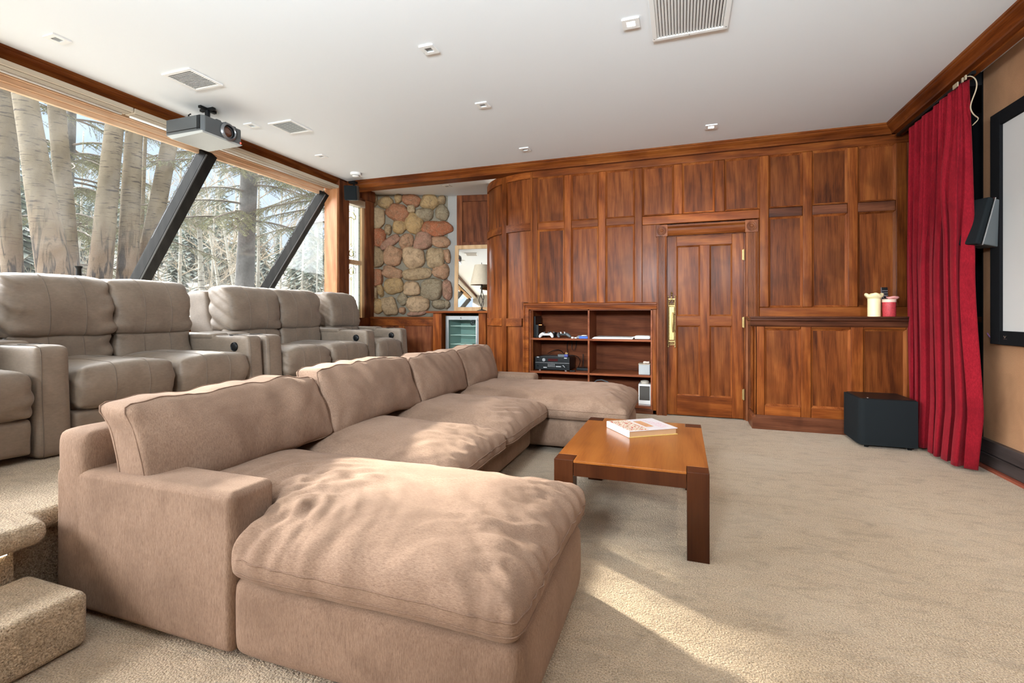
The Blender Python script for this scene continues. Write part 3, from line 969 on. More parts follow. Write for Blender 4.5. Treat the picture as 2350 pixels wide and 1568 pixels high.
wa = struct('wall_alcove', strip_wall(A0, B0 + su * 0.03, 0, HC, 0.012, 0.12), M['mortar'])
obj('plaster_edge', strip_wall(B0 - su * 0.05, B0 + su * 0.10, 0, HC, 0.0, 0.03), M['plaster'], wa)
STONES = [(0.06, 2.94, 0.1, 0.19, 0), (0.23, 2.9, 0.23, 0.19, 1), (0.43, 2.97, 0.11, 0.14, 1), (0.63, 2.95, 0.26, 0.18, 2), (0.91, 2.93, 0.25, 0.23, 1), (1.1, 2.96, 0.14, 0.14, 0),
          (0.1, 2.66, 0.22, 0.29, 6), (0.42, 2.74, 0.34, 0.25, 2), (0.63, 2.81, 0.12, 0.13, 6), (0.84, 2.73, 0.25, 0.19, 5), (1.11, 2.76, 0.2, 0.23, 5), (0.44, 2.53, 0.21, 0.2, 3), (0.67, 2.59, 0.29, 0.3, 3),
          (0.27, 2.48, 0.1, 0.15, 0), (0.11, 2.36, 0.23, 0.27, 7), (1.03, 2.5, 0.45, 0.23, 7), (0.3, 2.28, 0.33, 0.13, 8), (0.55, 2.3, 0.2, 0.25, 4), (0.81, 2.31, 0.25, 0.27, 8), (1.09, 2.3, 0.28, 0.17, 4),
          (0.11, 2.05, 0.19, 0.32, 0), (0.35, 2.06, 0.25, 0.28, 4), (0.66, 2.05, 0.33, 0.33, 9), (1.01, 2.03, 0.27, 0.3, 6), (1.19, 2.07, 0.1, 0.21, 4), (0.1, 1.73, 0.17, 0.24, 2), (0.33, 1.81, 0.3, 0.18, 4),
          (0.71, 1.79, 0.43, 0.19, 6), (1.1, 1.83, 0.26, 0.23, 4), (0.36, 1.61, 0.28, 0.23, 1), (0.64, 1.56, 0.24, 0.2, 9), (0.95, 1.55, 0.31, 0.32, 5), (1.19, 1.54, 0.15, 0.3, 8), (0.06, 1.48, 0.1, 0.2, 0), (0.15, 1.53, 0.09, 0.19, 3),
          (0.5, 1.39, 0.16, 0.19, 5), (0.1, 1.28, 0.2, 0.2, 3), (0.29, 1.28, 0.22, 0.27, 6), (0.74, 1.31, 0.34, 0.25, 9), (1.06, 1.31, 0.23, 0.15, 5), (1.19, 1.31, 0.09, 0.14, 5), (0.49, 1.21, 0.11, 0.11, 4), (0.73, 1.17, 0.29, 0.09, 8)]
SCOL = [(0.33, 0.25, 0.16), (0.42, 0.31, 0.17), (0.37, 0.165, 0.095), (0.46, 0.33, 0.17), (0.42, 0.26, 0.18), (0.30, 0.27, 0.21), (0.45, 0.36, 0.25), (0.40, 0.135, 0.065), (0.36, 0.21, 0.17), (0.52, 0.40, 0.29)]
sbm = bmesh.new()
lay = sbm.verts.layers.float_color.new('stone')
for n_, (u, z, w, h, ci) in enumerate(STONES):
    seed = n_ * 3.7
    rot = rnd.uniform(-0.25, 0.25) if n_ != 16 else 0.62
    res = bmesh.ops.create_icosphere(sbm, subdivisions=4, radius=1.0)
    flat = rnd.uniform(1.9, 3.4)
    for v in res['verts']:
        p = v.co.copy()
        k = (abs(p.x) ** flat + abs(p.y) ** flat + abs(p.z) ** flat) ** (-1 / flat)
        p *= k * 0.98
        q = v.co
        d = 1.11 + 0.24 * nz(q.x * 1.1, q.y * 1.1, q.z * 1.1, seed) + 0.09 * nz(q.x * 2.6, q.y * 3, q.z * 3, seed + 5) + 0.03 * nz(q.x * 8, q.y * 8, q.z * 8, seed)
        p *= d
        a, c = p.x * w / 2, p.z * h / 2
        a, c = a * math.cos(rot) - c * math.sin(rot), a * math.sin(rot) + c * math.cos(rot)
        depth = p.y * (0.05 + 0.12 * min(w, h))
        P3 = SA + su * (u + a) + sv * depth
        v.co = Vector((P3.x, P3.y, z + c))
        v[lay] = (*SCOL[ci], 1)
for f in sbm.faces:
    f.smooth = True
obj('stone_facing', sbm, M['stone'], wa, smooth=True)
# panelling beyond the stone
pn = struct('wall_panelling', strip_wall(B0 + su * 0.10, C0, 0, HC, 0.0, 0.1), M['wood_dark'])
du = (C0 - B0).normalized()
for a, b_, z0, z1, t in ((0.10, 0.19, 1.2, HC, -0.02), (0.19, 0.86, HC - 0.10, HC, -0.018), (0.60, 0.68, 2.25, HC - 0.1, -0.018), (0.19, 0.86, 2.2, 2.29, -0.018)):
    obj('rail' if b_ - a > 0.2 else 'stile', strip_wall(B0 + du * a, B0 + du * b_, z0, z1, t, 0.0), M['wood_dark'], pn, bevel=0.004)
# low wainscot under the stone
lw = struct('wall_low', strip_wall(Vector((-4.5, 6.24, 0)), Vector((-3.45, 6.50, 0)), 0, 1.08, 0.0, 0.05), M['wood_dark'])
D0, D1 = Vector((-4.5, 6.24, 0)), Vector((-3.45, 6.50, 0))
dd = (D1 - D0).normalized()
obj('ledge', strip_wall(D0, D1, 1.085, 1.115, -0.03, 0.34), M['wood_h'], lw, bevel=0.004)
obj('rail', strip_wall(D0, D1, 0.98, 1.085, -0.02, 0.0), M['wood_h'], lw, bevel=0.005)
for a in (0.0, 0.48, 0.98):
    obj('stile', strip_wall(D0 + dd * a, D0 + dd * (a + 0.09), 0.0, 0.98, -0.02, 0.0), M['wood_v'], lw, bevel=0.005)

# ---- right wall: brown cloth with a dark recess at its end
wr = struct('wall_right', MB().box(2.2, 2.3, -4.2, 4.72, 0, HC), M['brown_cloth'])
struct('recess', MB().box(2.62, 2.7, 4.6, 5.9, 0, HC).box(2.2, 2.7, 4.721, 4.74, 0, HC).box(2.10, 2.62, 5.40, 5.42, 0, HC).box(2.08, 2.62, 4.74, 5.40, 2.93, HC), M['black_felt'], parent=wr)  # black colour carries the void's darkness; end and top fillers are added
br = struct('baseboard_right', MB().box(2.16, 2.2, -4.2, 4.72, 0.115, 0.21), M['plank'], bevel=0.004)
struct('plank', MB().box(2.155, 2.199, -4.2, 4.72, 0.022, 0.11), M['plank'], parent=br, bevel=0.004)
struct('floor_strip', MB().box(2.13, 2.199, -4.2, 4.72, 0.0005, 0.02), M['redwood'], parent=br)
# ------------------------------------------------------------------ sectional sofa
sofa = thing('sectional_sofa', 'large tan fabric U-shaped sectional sofa with a chaise at each end', 'sofa', (-1.4, 3.0, 0))
obj('arm', MB().box(-2.318, -1.40, 1.198, 1.385, 0.02, 0.556), M['sofa'], sofa, bevel=0.028, seg=4)
obj('arm', MB().box(-2.318, -1.42, 4.74, 4.93, 0.02, 0.535), M['sofa'], sofa, bevel=0.035, seg=4)
bf = softbox(lin(-2.322, -2.135, 5), lin(1.195, 4.935, 90), lin(0.03, 0.705, 16), iters=3,
             wr=lambda p, n: 0.006 * nz(p[0] * 3, p[1] * 2.2, p[2] * 5, 3))[0]
obj('back_frame', bf, M['sofa'], sofa, smooth=True, sub=1)
for x0, x1, y0, y1, zb in ((-1.415, -0.39, 1.202, 2.035, 0.012), (-2.14, -1.185, 2.037, 3.898, 0.04), (-2.14, -0.40, 3.90, 4.738, 0.045)):
    n = lambda a, b: max(4, int(abs(b - a) / 0.045))
    b = softbox(lin(x0, x1, n(x0, x1)), lin(y0, y1, n(y0, y1)), lin(zb, 0.278, 6), iters=2,
                wr=lambda p, nn: 0.004 * nz(p[0] * 4, p[1] * 4, p[2] * 4, 8))[0]
    obj('base', b, M['sofa'], sofa, smooth=True, sub=1)
obj('base', MB().box(-2.14, -1.41, 1.39, 2.035, 0.05, 0.275), M['sofa'], sofa)
for x, y in ((-1.30, 3.78), (-1.30, 2.2), (-0.52, 4.0), (-0.52, 4.62), (-2.2, 4.8), (-2.2, 1.3)):
    obj('foot', MB().box(x - 0.045, x + 0.045, y - 0.045, y + 0.045, 0.0, 0.06), M['black'], sofa)


def fold(t, f, s):
    v = nz(t * f, s, 0.3, s)
    return v - 0.35 * abs(nz(t * f * 1.9, s * 2, 0.8, s))


def seat_cushion(x0, x1, y0, y1, notch=None, name_seed=0, z0=0.274, z1=0.428, crown=0.075, end_fold=0.008, back_fold=0.0, far=False):
    step = 0.020 if y0 < 2 else 0.026
    xs = lin(x0, x1, int((x1 - x0) / step))
    ys = lin(y0, y1, int((y1 - y0) / step))
    zs = lin(z0, z1, 5)
    mask = None
    if notch:
        if notch[1] > 0:
            mask = lambda i, j, k: not (0.5 * (xs[i] + xs[min(i + 1, len(xs) - 1)]) < notch[0] and ys[j + 1] > notch[1] + 1e-6 and far)
        if not far:
            mask = lambda i, j, k: not (0.5 * (xs[i] + xs[i + 1]) < notch[0] and 0.5 * (ys[j] + ys[j + 1]) < notch[1])
        else:
            mask = lambda i, j, k: not (0.5 * (xs[i] + xs[i + 1]) < notch[0] and 0.5 * (ys[j] + ys[j + 1]) > notch[1])

    def pre(x, y, z):
        d = min(x1 - x, y - y0, y1 - y, (x - x0) + 0.25)
        t = max(0.0, min(1.0, d / 0.30))
        t = math.sin(t * PI / 2)
        up = (z - z0) / (z1 - z0)
        return (x, y, z + up * crown * t - up * 0.012 * max(0, (x - x1 + 0.5)))

    def wr(p, n):
        x, y, z = p
        d = max(0.0, x1 - x)
        side = min(y - y0, y1 - y)
        w = 0.009 * nz(x * 2.3, y * 2.3, z * 2, name_seed) + 0.004 * nz(x * 6, y * 6, z * 4, name_seed + 3)
        up = max(0.15, min(1.0, (z - z0 - 0.03) / 0.10))
        w += up * end_fold * 0.6 * math.exp(-((d - 0.10) / 0.24) ** 2) * fold(y + 0.25 * nz(x * 5, y * 3, 0, name_seed), 24, name_seed + 1 + 0.5 * x)
        w += up * end_fold * 0.35 * math.exp(-((d - 0.10) / 0.12) ** 2) * fold(y, 47, name_seed + 9 + 1.2 * x)
        w += up * 0.010 * math.exp(-(max(0, side) / 0.10) ** 2) * fold(x, 14, name_seed + 2)
        if notch and back_fold:
            dx, dy = x - notch[0], y - notch[1]
            r = math.hypot(dx, dy) + 1e-6
            a = math.atan2(dy, dx)
            w += up * back_fold * math.exp(-((r - 0.14) / 0.26) ** 2) * fold(a, 6.5, name_seed + 6 + 1.5 * r)
        return w

    bm, vid, P = softbox(xs, ys, zs, iters=24 if y0 < 2 else 16, mask=mask, wr=wr, pre=pre)
    o = obj('seat_cushion', bm, M['sofa_flat'], sofa, smooth=True, sub=1)
    nx, ny, k = len(xs) - 1, len(ys) - 1, 5
    for kk in (3, 1):
        if not notch:
            crn = [(0, 0, kk), (nx, 0, kk), (nx, ny, kk), (0, ny, kk)]
        else:
            ii = min(range(nx + 1), key=lambda q: abs(xs[q] - notch[0]))
            crn = [(ii + 2, 0, kk), (nx, 0, kk), (nx, ny, kk), (0, ny, kk)] if not far else [(0, 0, kk), (nx, 0, kk), (nx, ny, kk), (ii + 2, ny, kk)]
        obj('piping', seam(vid, P, crn, 0.0026), M['piping'], o, smooth=True)
    return o


seat_cushion(-2.12, -0.385, 1.160, 2.055, notch=(-1.385, 1.395), name_seed=1, end_fold=0.050, back_fold=0.034)
seat_cushion(-2.12, -1.03, 2.062, 2.885, name_seed=11, end_fold=0.034)
seat_cushion(-2.12, -1.03, 2.892, 3.86, name_seed=21, end_fold=0.034)
seat_cushion(-2.12, -0.39, 3.868, 4.93, notch=(-1.405, 4.73), name_seed=31, end_fold=0.044, back_fold=0.012, far=True)


def back_cushion(y0, y1, seed, zb=0.475, zt=0.80, xf=-1.755, th=0.30, lean=0.36, tilt=0.0):
    step = 0.027
    xs = lin(xf - th, xf, 8)
    ys = lin(y0, y1, int((y1 - y0) / step))
    zs = lin(zb, zt, int((zt - zb) / step))
    h = zt - zb

    def pre(x, y, z):
        u = 2 * (y - y0) / (y1 - y0) - 1
        v = 2 * (z - zb) / h - 1
        t = (x - (xf - th)) / th - 0.5
        puff = (1 - abs(u) ** 2.5) * (1 - abs(v) ** 2.2)
        x2 = xf - th / 2 + t * th * (0.62 + 0.45 * puff) - (z - zb) * lean
        z2 = z + 0.02 * (v > 0) * v * (1 - u * u) + tilt * u * v
        return (x2, y + 0.012 * v * nz(u, v, 0, seed), z2)

    def wr(p, n):
        x, y, z = p
        u = min(y - y0, y1 - y)
        top = max(0.0, zt - z)
        w = 0.022 * nz(y * 2.6, z * 2.6, x, seed) + 0.010 * nz(y * 7, z * 7, x * 3, seed + 3)
        w += 0.016 * math.exp(-(top / 0.13) ** 2) * fold(y + 0.35 * z, 12, seed + 2)
        for yc in (y0, y1):
            for zc in (zb, zt):
                r = math.hypot(y - yc, z - zc)
                a = math.atan2(z - zc, y - yc)
                w += 0.018 * math.exp(-((r - 0.08) / 0.13) ** 2) * fold(a, 5.0, seed + 7)
        return w

    bm, vid, P = softbox(xs, ys, zs, iters=5, wr=wr, pre=pre)
    o = obj('back_cushion', bm, M['sofa'], sofa, smooth=True, sub=1)
    ny, nzz = len(ys) - 1, len(zs) - 1
    for i in (7, 1):
        obj('piping', seam(vid, P, [(i, 0, 0), (i, ny, 0), (i, ny, nzz), (i, 0, nzz), (i, 0, 0)], 0.0030), M['piping'], o, smooth=True)
    return o


back_cushion(1.225, 2.215, 41, zt=0.81)
back_cushion(2.225, 3.19, 52, zt=0.83)
back_cushion(3.195, 4.03, 63, zt=0.815)
back_cushion(4.035, 4.80, 74, zt=0.82)

# ------------------------------------------------------------------ recliners on the platform
PZ = 0.381


def leather_part(name, xs, ys, zs, parent, iters, pre, wr, seams=(), lines=(), mat='leather'):
    bm, vid, P = softbox(xs, ys, zs, iters=iters, wr=wr, pre=pre)
    o = obj(name, bm, M[mat], parent, smooth=True, sub=1)
    for c in lines:
        obj('stitching', seam(vid, P, c, 0.0022, n=4), M['stitch'], o, smooth=True)
    return o


def gathers(y0, y1, seed, amp=0.022, reach=0.085, f=24):
    def wr(p, n):
        x, y, z = p
        d = max(0.0, min(y - y0, y1 - y))
        w = 0.008 * nz(x * 4, y * 4, z * 4, seed) + 0.004 * nz(x * 11, y * 11, z * 11, seed + 1)
        w += amp * math.exp(-(d / reach) ** 2) * fold(z + 0.6 * x, f, seed + 1)
        return w
    return wr


def recl_seat(par, y0, y1, seed):
    ny = max(10, int((y1 - y0) / 0.019))
    ys = lin(y0, y1, ny)
    i3 = (ny // 3, ny - ny // 3)
    # footrest board below the seat
    leather_part('footrest', lin(-3.70, -3.185, 12), ys, lin(PZ + 0.03, 0.61, 8), par, 3,
                 None, gathers(y0, y1, seed, 0.003))
    xs, zs = lin(-3.88, -3.165, 36), lin(0.595, 0.855, 14)
    def pre(x, y, z):
        t = (z - 0.595) / 0.26
        u = 2 * (y - y0) / (y1 - y0) - 1
        return (x + 0.02 * math.sin(PI * t) * (x > -3.4), y, z + 0.022 * (1 - u * u) * t + t * 0.0)
    lines = [[(5, j, 14), (36, j, 14), (36, j, 0)] for j in i3]
    leather_part('seat', xs, ys, zs, par, 28, pre, gathers(y0, y1, seed + 2), lines=lines)
    # lumbar roll
    xs, zs = lin(-4.02, -3.77, 12), lin(0.80, 1.03, 13)
    lines = [[(12, j, 0), (12, j, 13), (6, j, 13)] for j in i3]
    leather_part('lumbar', xs, ys, zs, par, 18, lambda x, y, z: (x - (z - 0.8) * 0.12, y, z), gathers(y0, y1, seed + 4), lines=lines)
    # head pillow
    xs, zs = lin(-4.04, -3.775, 14), lin(0.995, 1.405, 24)
    def pre2(x, y, z):
        u = 2 * (y - y0) / (y1 - y0) - 1
        v = (z - 0.995) / 0.41
        f = (x + 4.04) / 0.265
        return (x - (z - 0.995) * 0.16 + 0.045 * f * math.sin(PI * min(1, v * 0.95)) * (1 - 0.4 * u * u) - 0.06 * f * max(0, v - 0.7) ** 2 * 8,
                y, z + 0.014 * (1 - u ** 4) * v)
    lines = [[(14, j, 0), (14, j, 24), (3, j, 24)] for j in i3]
    leather_part('backrest', xs, lin(y0 - 0.012, y1 + 0.012, ny), zs, par, 22, pre2, gathers(y0, y1, seed + 6, 0.026, 0.085, 21), lines=lines)
    # flat back shell
    leather_part('back_shell', lin(-4.30, -4.04, 6), ys, lin(0.42, 1.375, 18), par, 4,
                 lambda x, y, z: (x - (z - 1.0) * (0.17 if z > 1.0 else 0.0) + (0.13 if x > -4.06 and z < 1 else 0), y, z), gathers(y0, y1, seed + 8, 0.003))


def recl_arm(par, y0, y1, seed, button=False, cup=True):
    xs, ys, zs = lin(-4.02, -3.17, 26), lin(y0, y1, 6), lin(PZ, 0.985, 18)
    def pre(x, y, z):
        t = (z - PZ) / 0.6
        return (x - 0.035 * t * (x + 4.02) / 0.85, y, z)
    a = leather_part('arm', xs, ys, zs, par, 4, pre, lambda p, n: 0.003 * nz(p[0] * 4, p[1] * 4, p[2] * 4, seed),
                     lines=[[(26, 1, 0), (26, 1, 18), (14, 1, 18)]])
    leather_part('arm_pad', lin(-4.0, -3.56, 14), lin(y0 - 0.004, y1 + 0.004, 6), lin(0.945, 1.0, 3), par, 3, None,
                 lambda p, n: 0.003 * nz(p[0] * 5, p[1] * 5, p[2] * 5, seed + 1))
    ym = (y0 + y1) / 2
    if cup:
        ring = MB().lathe([(0.043, 0.978), (0.046, 0.986), (0.053, 0.987), (0.055, 0.98)], (-3.40, ym, 0), 28)
        ring.lathe([(0.0, 0.981), (0.044, 0.981)], (-3.40, ym, 0), 28)
        obj('cup_holder', ring, M['black'], par, smooth=True, angle=40)
    if button:
        d = MB().lathe([(0.0, -0.012), (0.024, -0.011), (0.03, -0.007), (0.034, -0.010), (0.037, -0.006), (0.037, 0.004)], (-3.335, y0, 0.895), 28, 'y')
        obj('power_button', d, M['black'], par, smooth=True, angle=40)


ra = thing('recliner_sofa', 'taupe leather recliner row on the platform, nearest the camera, beside the step', 'recliner sofa', (-3.6, 1.95, PZ))
recl_arm(ra, 0.835, 1.002, 9)
recl_seat(ra, 1.005, 1.56, 3)
recl_arm(ra, 1.565, 1.732, 4)
recl_seat(ra, 1.735, 2.31, 13)
recl_seat(ra, 2.312, 2.885, 23)
recl_arm(ra, 2.888, 3.035, 5, button=True)
rb = thing('recliner_sofa', 'taupe leather recliner row on the platform, near the leaded corner window', 'recliner sofa', (-3.6, 4.1, PZ))
recl_arm(rb, 3.065, 3.245, 6)
recl_seat(rb, 3.248, 3.82, 33)
recl_seat(rb, 3.822, 4.40, 43)
recl_arm(rb, 4.404, 4.57, 7, button=True)
recl_seat(rb, 4.573, 5.08, 53)
recl_arm(rb, 5.083, 5.235, 8, button=True)

# ------------------------------------------------------------------ coffee table and book
tb = thing('coffee_table', 'low rectangular brown wooden coffee table with square corner legs', 'coffee table', (-0.245, 2.93, 0))
TX0, TX1, TY0, TY1, TZ = -0.612, 0.124, 2.40, 3.458, 0.415
top = [(TX0 + 0.1, TY0), (TX1 - 0.1, TY0), (TX1 - 0.1, TY0 + 0.1), (TX1, TY0 + 0.1), (TX1, TY1 - 0.1), (TX1 - 0.1, TY1 - 0.1), (TX1 - 0.1, TY1),
       (TX0 + 0.1, TY1), (TX0 + 0.1, TY1 - 0.1), (TX0, TY1 - 0.1), (TX0, TY0 + 0.1), (TX0 + 0.1, TY0 + 0.1)]
obj('tabletop', MB().prism(top, 'z', TZ - 0.012, TZ), M['table'], tb, bevel=0.0015)
obj('apron', MB().prism([(x + (0.001 if x < -0.3 else -0.001), y + (0.001 if y < 3 else -0.001)) for x, y in top], 'z', TZ - 0.078, TZ - 0.0125), M['table_leg'], tb)
for x in (TX0, TX1 - 0.098):
    for y in (TY0, TY1 - 0.098):
        obj('leg', MB().box(x, x + 0.098, y, y + 0.098, 0.0, TZ), M['table_leg'], tb, bevel=0.002)
bk = thing('book', 'thick hardback book with a busy picture cover lying on the coffee table', 'book', (-0.236, 3.15, TZ))
c2 = Vector((-0.291, 2.947, 0)); ex = Vector((0.271, 0.189, 0)); ey = Vector((-0.165, 0.237, 0))
def bq(u, v): p = c2 + ex * u + ey * v; return (p.x, p.y)
obj('cover_board', MB().prism([bq(0, 0), bq(1, 0), bq(1, 1), bq(0, 1)], 'z', TZ + 0.0005, TZ + 0.004), plain('ochre_cover_edge', (0.62, 0.44, 0.14), 0.4), bk)
obj('pages', MB().prism([bq(0.012, 0.02), bq(0.975, 0.02), bq(0.975, 0.98), bq(0.012, 0.98)], 'z', TZ + 0.004, TZ + 0.036), plain('tanned_pages', (0.46, 0.27, 0.14), 0.8, grain=0.3, gscale=300), bk)
obj('spine', MB().prism([bq(-0.012, 0), bq(0.012, 0), bq(0.012, 1), bq(-0.012, 1)], 'z', TZ + 0.001, TZ + 0.0395), M['paper'], bk, bevel=0.003)
cm, nt, bs = newmat('picture_cover')
vv = coords(nt)
vr = N(nt, 'ShaderNodeTexVoronoi'); vr.inputs['Scale'].default_value = 95; L(nt, vv, vr.inputs['Vector'])
crowd = ramp(nt, math2(nt, 'ADD', math2(nt, 'MULTIPLY', tex(nt, vv, 60, 3), 0.7), math2(nt, 'MULTIPLY', vr.outputs['Distance'], 0.6)), [(0.25, (0.03, 0.025, 0.02)), (0.42, (0.28, 0.12, 0.06)), (0.55, (0.55, 0.42, 0.26)), (0.7, (0.85, 0.8, 0.7)), (0.8, (0.45, 0.08, 0.05))])
L(nt, crowd, bs.inputs['Base Color']); bs.inputs['Roughness'].default_value = 0.25
white_c = plain('glossy_white_cover', (0.60, 0.56, 0.57), 0.3)
cv = obj('picture_cover', MB().prism([bq(0, 0), bq(1, 0), bq(1, 1), bq(0, 1)], 'z', TZ + 0.036, TZ + 0.0395), white_c, bk)
obj('cover_picture', MB().prism([bq(0.02, 0.02), bq(0.42, 0.02), bq(0.42, 0.98), bq(0.02, 0.98)], 'z', TZ + 0.0395, TZ + 0.0399), cm, cv)
obj('cover_picture', MB().prism([bq(0.47, 0.25), bq(0.64, 0.25), bq(0.64, 0.8), bq(0.47, 0.8)], 'z', TZ + 0.0395, TZ + 0.0399), plain('ochre_portrait', (0.55, 0.28, 0.14), 0.3, var=0.5, gscale=40), cv)
tt_ = MB()
for r_, u in enumerate((0.72, 0.79, 0.86)):
    for k in range(9 - r_ * 2):
        v = 0.12 + 0.085 * k + 0.03 * r_
        w = 0.03 + 0.02 * ((k * 7 + r_) % 3)
        tt_.prism([bq(u, v), bq(u + 0.008, v), bq(u + 0.008, v + w), bq(u, v + w)], 'z', TZ + 0.0395, TZ + 0.0399)
        tt_.prism([bq(u, v), bq(u + 0.045, v), bq(u + 0.045, v + 0.008), bq(u, v + 0.008)], 'z', TZ + 0.0395, TZ + 0.0399)
obj('title_lettering', tt_, plain('pink_ink', (0.55, 0.16, 0.25), 0.4), cv)
# ------------------------------------------------------------------ by the curtain
sw = thing('subwoofer', 'black floor subwoofer box with rounded grille beside red curtain', 'subwoofer', (1.66, 5.15, 0))
obj('cabinet', MB().prism([(1.475, 5.36), (1.475, 4.955), (1.87, 4.955), (1.87, 5.36)], 'z', 0.02, 0.425), M['black'], sw, bevel=0.006)
gp = [(1.452, 5.35), (1.452, 4.985), (1.460, 4.955), (1.478, 4.936), (1.50, 4.93), (1.868, 4.93), (1.868, 4.953), (1.474, 4.953), (1.474, 5.35)]
obj('grille', MB().prism(gp, 'z', 0.028, 0.42), M['grille'], sw, smooth=True, angle=40)
for x, y in ((1.52, 4.99), (1.83, 4.99), (1.52, 5.31), (1.83, 5.31)):
    obj('foot', MB().lathe([(0, 0), (0.016, 0), (0.02, 0.02), (0, 0.02)], (x, y, 0), 14), M['black'], sw)
obj('badge', MB().lathe([(0, 0), (0.009, 0), (0.009, 0.002), (0, 0.002)], (1.535, 5.0, 0.425), 14), M['silver'], sw)

# velvet curtain under the beam
cu = thing('curtain', 'red velvet curtain hanging in folds under the dark wooden beam', 'curtain', (1.98, 4.9, 0.03))
cb = bmesh.new()
ns, nv = 420, 46
rows = []
for j in range(nv + 1):
    t = j / nv                     # 0 at the top
    z = 2.885 - t * (2.885 - 0.025)
    row = []
    for i in range(ns + 1):
        s = i / ns                 # 0 at the panelled wall
        open_ = min(1, t * 2.2)
        yl = 5.40 + 0.03 * math.sin(t * 2) if s < 1 else 5.4
        yr = 4.50 - 0.06 * t - 0.22 * max(0, t - 0.45) ** 1.0 * math.sin(min(1, (t - 0.45) / 0.42) * PI / 2) if t > 0.45 else 4.50 - 0.06 * t
        if t > 0.86: yr += 0.10 * ((t - 0.86) / 0.14)
        y = yl + (yr - yl) * s
        ph = 2 * PI * (7.2 * s + 0.22 * math.sin(7 * s + 0.6) + 0.12 * math.sin(17 * s + 2)) + 0.8 * math.sin(2.6 * t + 6 * s)
        fine = 2 * PI * (23 * s + 0.3 * math.sin(11 * s))
        sw_ = math.sin(ph)
        sw_ = math.copysign(abs(sw_) ** 0.75, sw_)
        am = (0.012 + 0.045 * open_) * (0.75 + 0.5 * nz(s * 5, 0.3, 2.2))
        x = 1.985 + am * sw_ + (0.016 * (1 - open_) + 0.004) * math.sin(fine) + 0.012 * nz(s * 9, t * 2.5, 1) + 0.03 * t * math.sin(4 * s + 2)
        y += 0.030 * open_ * math.sin(2 * ph + 0.6) + 0.01 * nz(s * 6, t * 3, 4)
        # pulled sideways crease at the outer edge
        g = math.exp(-((s - 0.86) / 0.07) ** 2) * math.exp(-((t - 0.26) / 0.12) ** 2)
        x -= 0.05 * g
        row.append(cb.verts.new((x, y, z - 0.03 * (1 - s) * (t < 0.02) + 0.012 * math.sin(fine) * (j == 0))))
    rows.append(row)
for a, b in zip(rows, rows[1:]):
    for i in range(ns):
        cb.faces.new((a[i], a[i + 1], b[i + 1], b[i]))
o = obj('fabric', cb, M['velvet'], cu, smooth=True)
md = o.modifiers.new('thick', 'SOLIDIFY'); md.thickness = 0.006
obj('heading_tape', MB().box(1.992, 2.0, 4.52, 5.38, 2.80, 2.87), plain('dark_red_tape', (0.12, 0.004, 0.008), 0.9), cu)
obj('rail', MB().box(1.985, 2.01, 4.40, 5.70, 2.89, 2.912), M['black'], cu)
for k, y in enumerate((4.42, 4.46, 4.55)):
    obj('hook', MB().box(1.955, 1.962, y - 0.006 - 0.02 * (k == 2), y + 0.012 + 0.03 * (k == 2), 2.862, 2.895), M['wire'], cu)
o = obj('loose_wire', MB().tube([(1.965, 4.43, 2.885), (1.985, 4.40, 2.88), (2.0, 4.37, 2.83), (2.0, 4.365, 2.77), (1.985, 4.40, 2.70), (1.985, 4.43, 2.65), (2.0, 4.40, 2.585), (2.0, 4.345, 2.55), (1.99, 4.335, 2.53), (1.98, 4.39, 2.51)], 0.0045, 8), M['wire'], smooth=True, sub=2)
prop(o, 'loose beige wire curling from the beam at the curtain top', 'wire')

# projection screen with black frame
sc_ = thing('projection_screen', 'wide grey projection screen in a thick black frame on brown wall', 'projection screen', (2.16, 3.0, 1.7))
SY0, SY1, SZa, SZb = 0.4, 4.52, 0.935, 2.604
obj('screen', MB().box(2.165, 2.195, SY0 + 0.05, SY1 - 0.05, SZa + 0.05, SZb - 0.05), M['screen'], sc_)
fprof = lambda a: a
for nm, b in (('frame_side', MB().box(2.145, 2.196, SY1 - 0.112, SY1, SZa, SZb)), ('frame_side', MB().box(2.145, 2.196, SY0, SY0 + 0.112, SZa, SZb)),
              ('frame_bottom', MB().box(2.145, 2.196, SY0 + 0.112, SY1 - 0.112, SZa, SZa + 0.098)), ('frame_top', MB().box(2.145, 2.196, SY0 + 0.112, SY1 - 0.112, SZb - 0.098, SZb))):
    obj(nm, b, M['black_felt'], sc_, bevel=0.004)
lg = MB()
ly, lz, lx = 4.345, 0.985, 2.144
lg.tube([(lx, ly + 0.012, lz + 0.014), (lx, ly, lz)], 0.0022, 6).tube([(lx, ly, lz), (lx, ly - 0.012, lz + 0.014)], 0.0022, 6)
lg.box(lx - 0.001, lx + 0.002, ly - 0.018, ly + 0.018, lz - 0.009, lz - 0.005)
obj('badge', lg, M['silver'], sc_)
o = obj('purple_cable', MB().tube([(2.19, 4.50, 0.965), (2.17, 4.56, 0.975), (2.19, 4.64, 1.0), (2.23, 4.74, 1.03)], 0.004, 8), plain('purple_cable', (0.42, 0.22, 0.6), 0.5), smooth=True)
prop(o, 'thin purple cable running from the screen frame to the recess', 'cable')

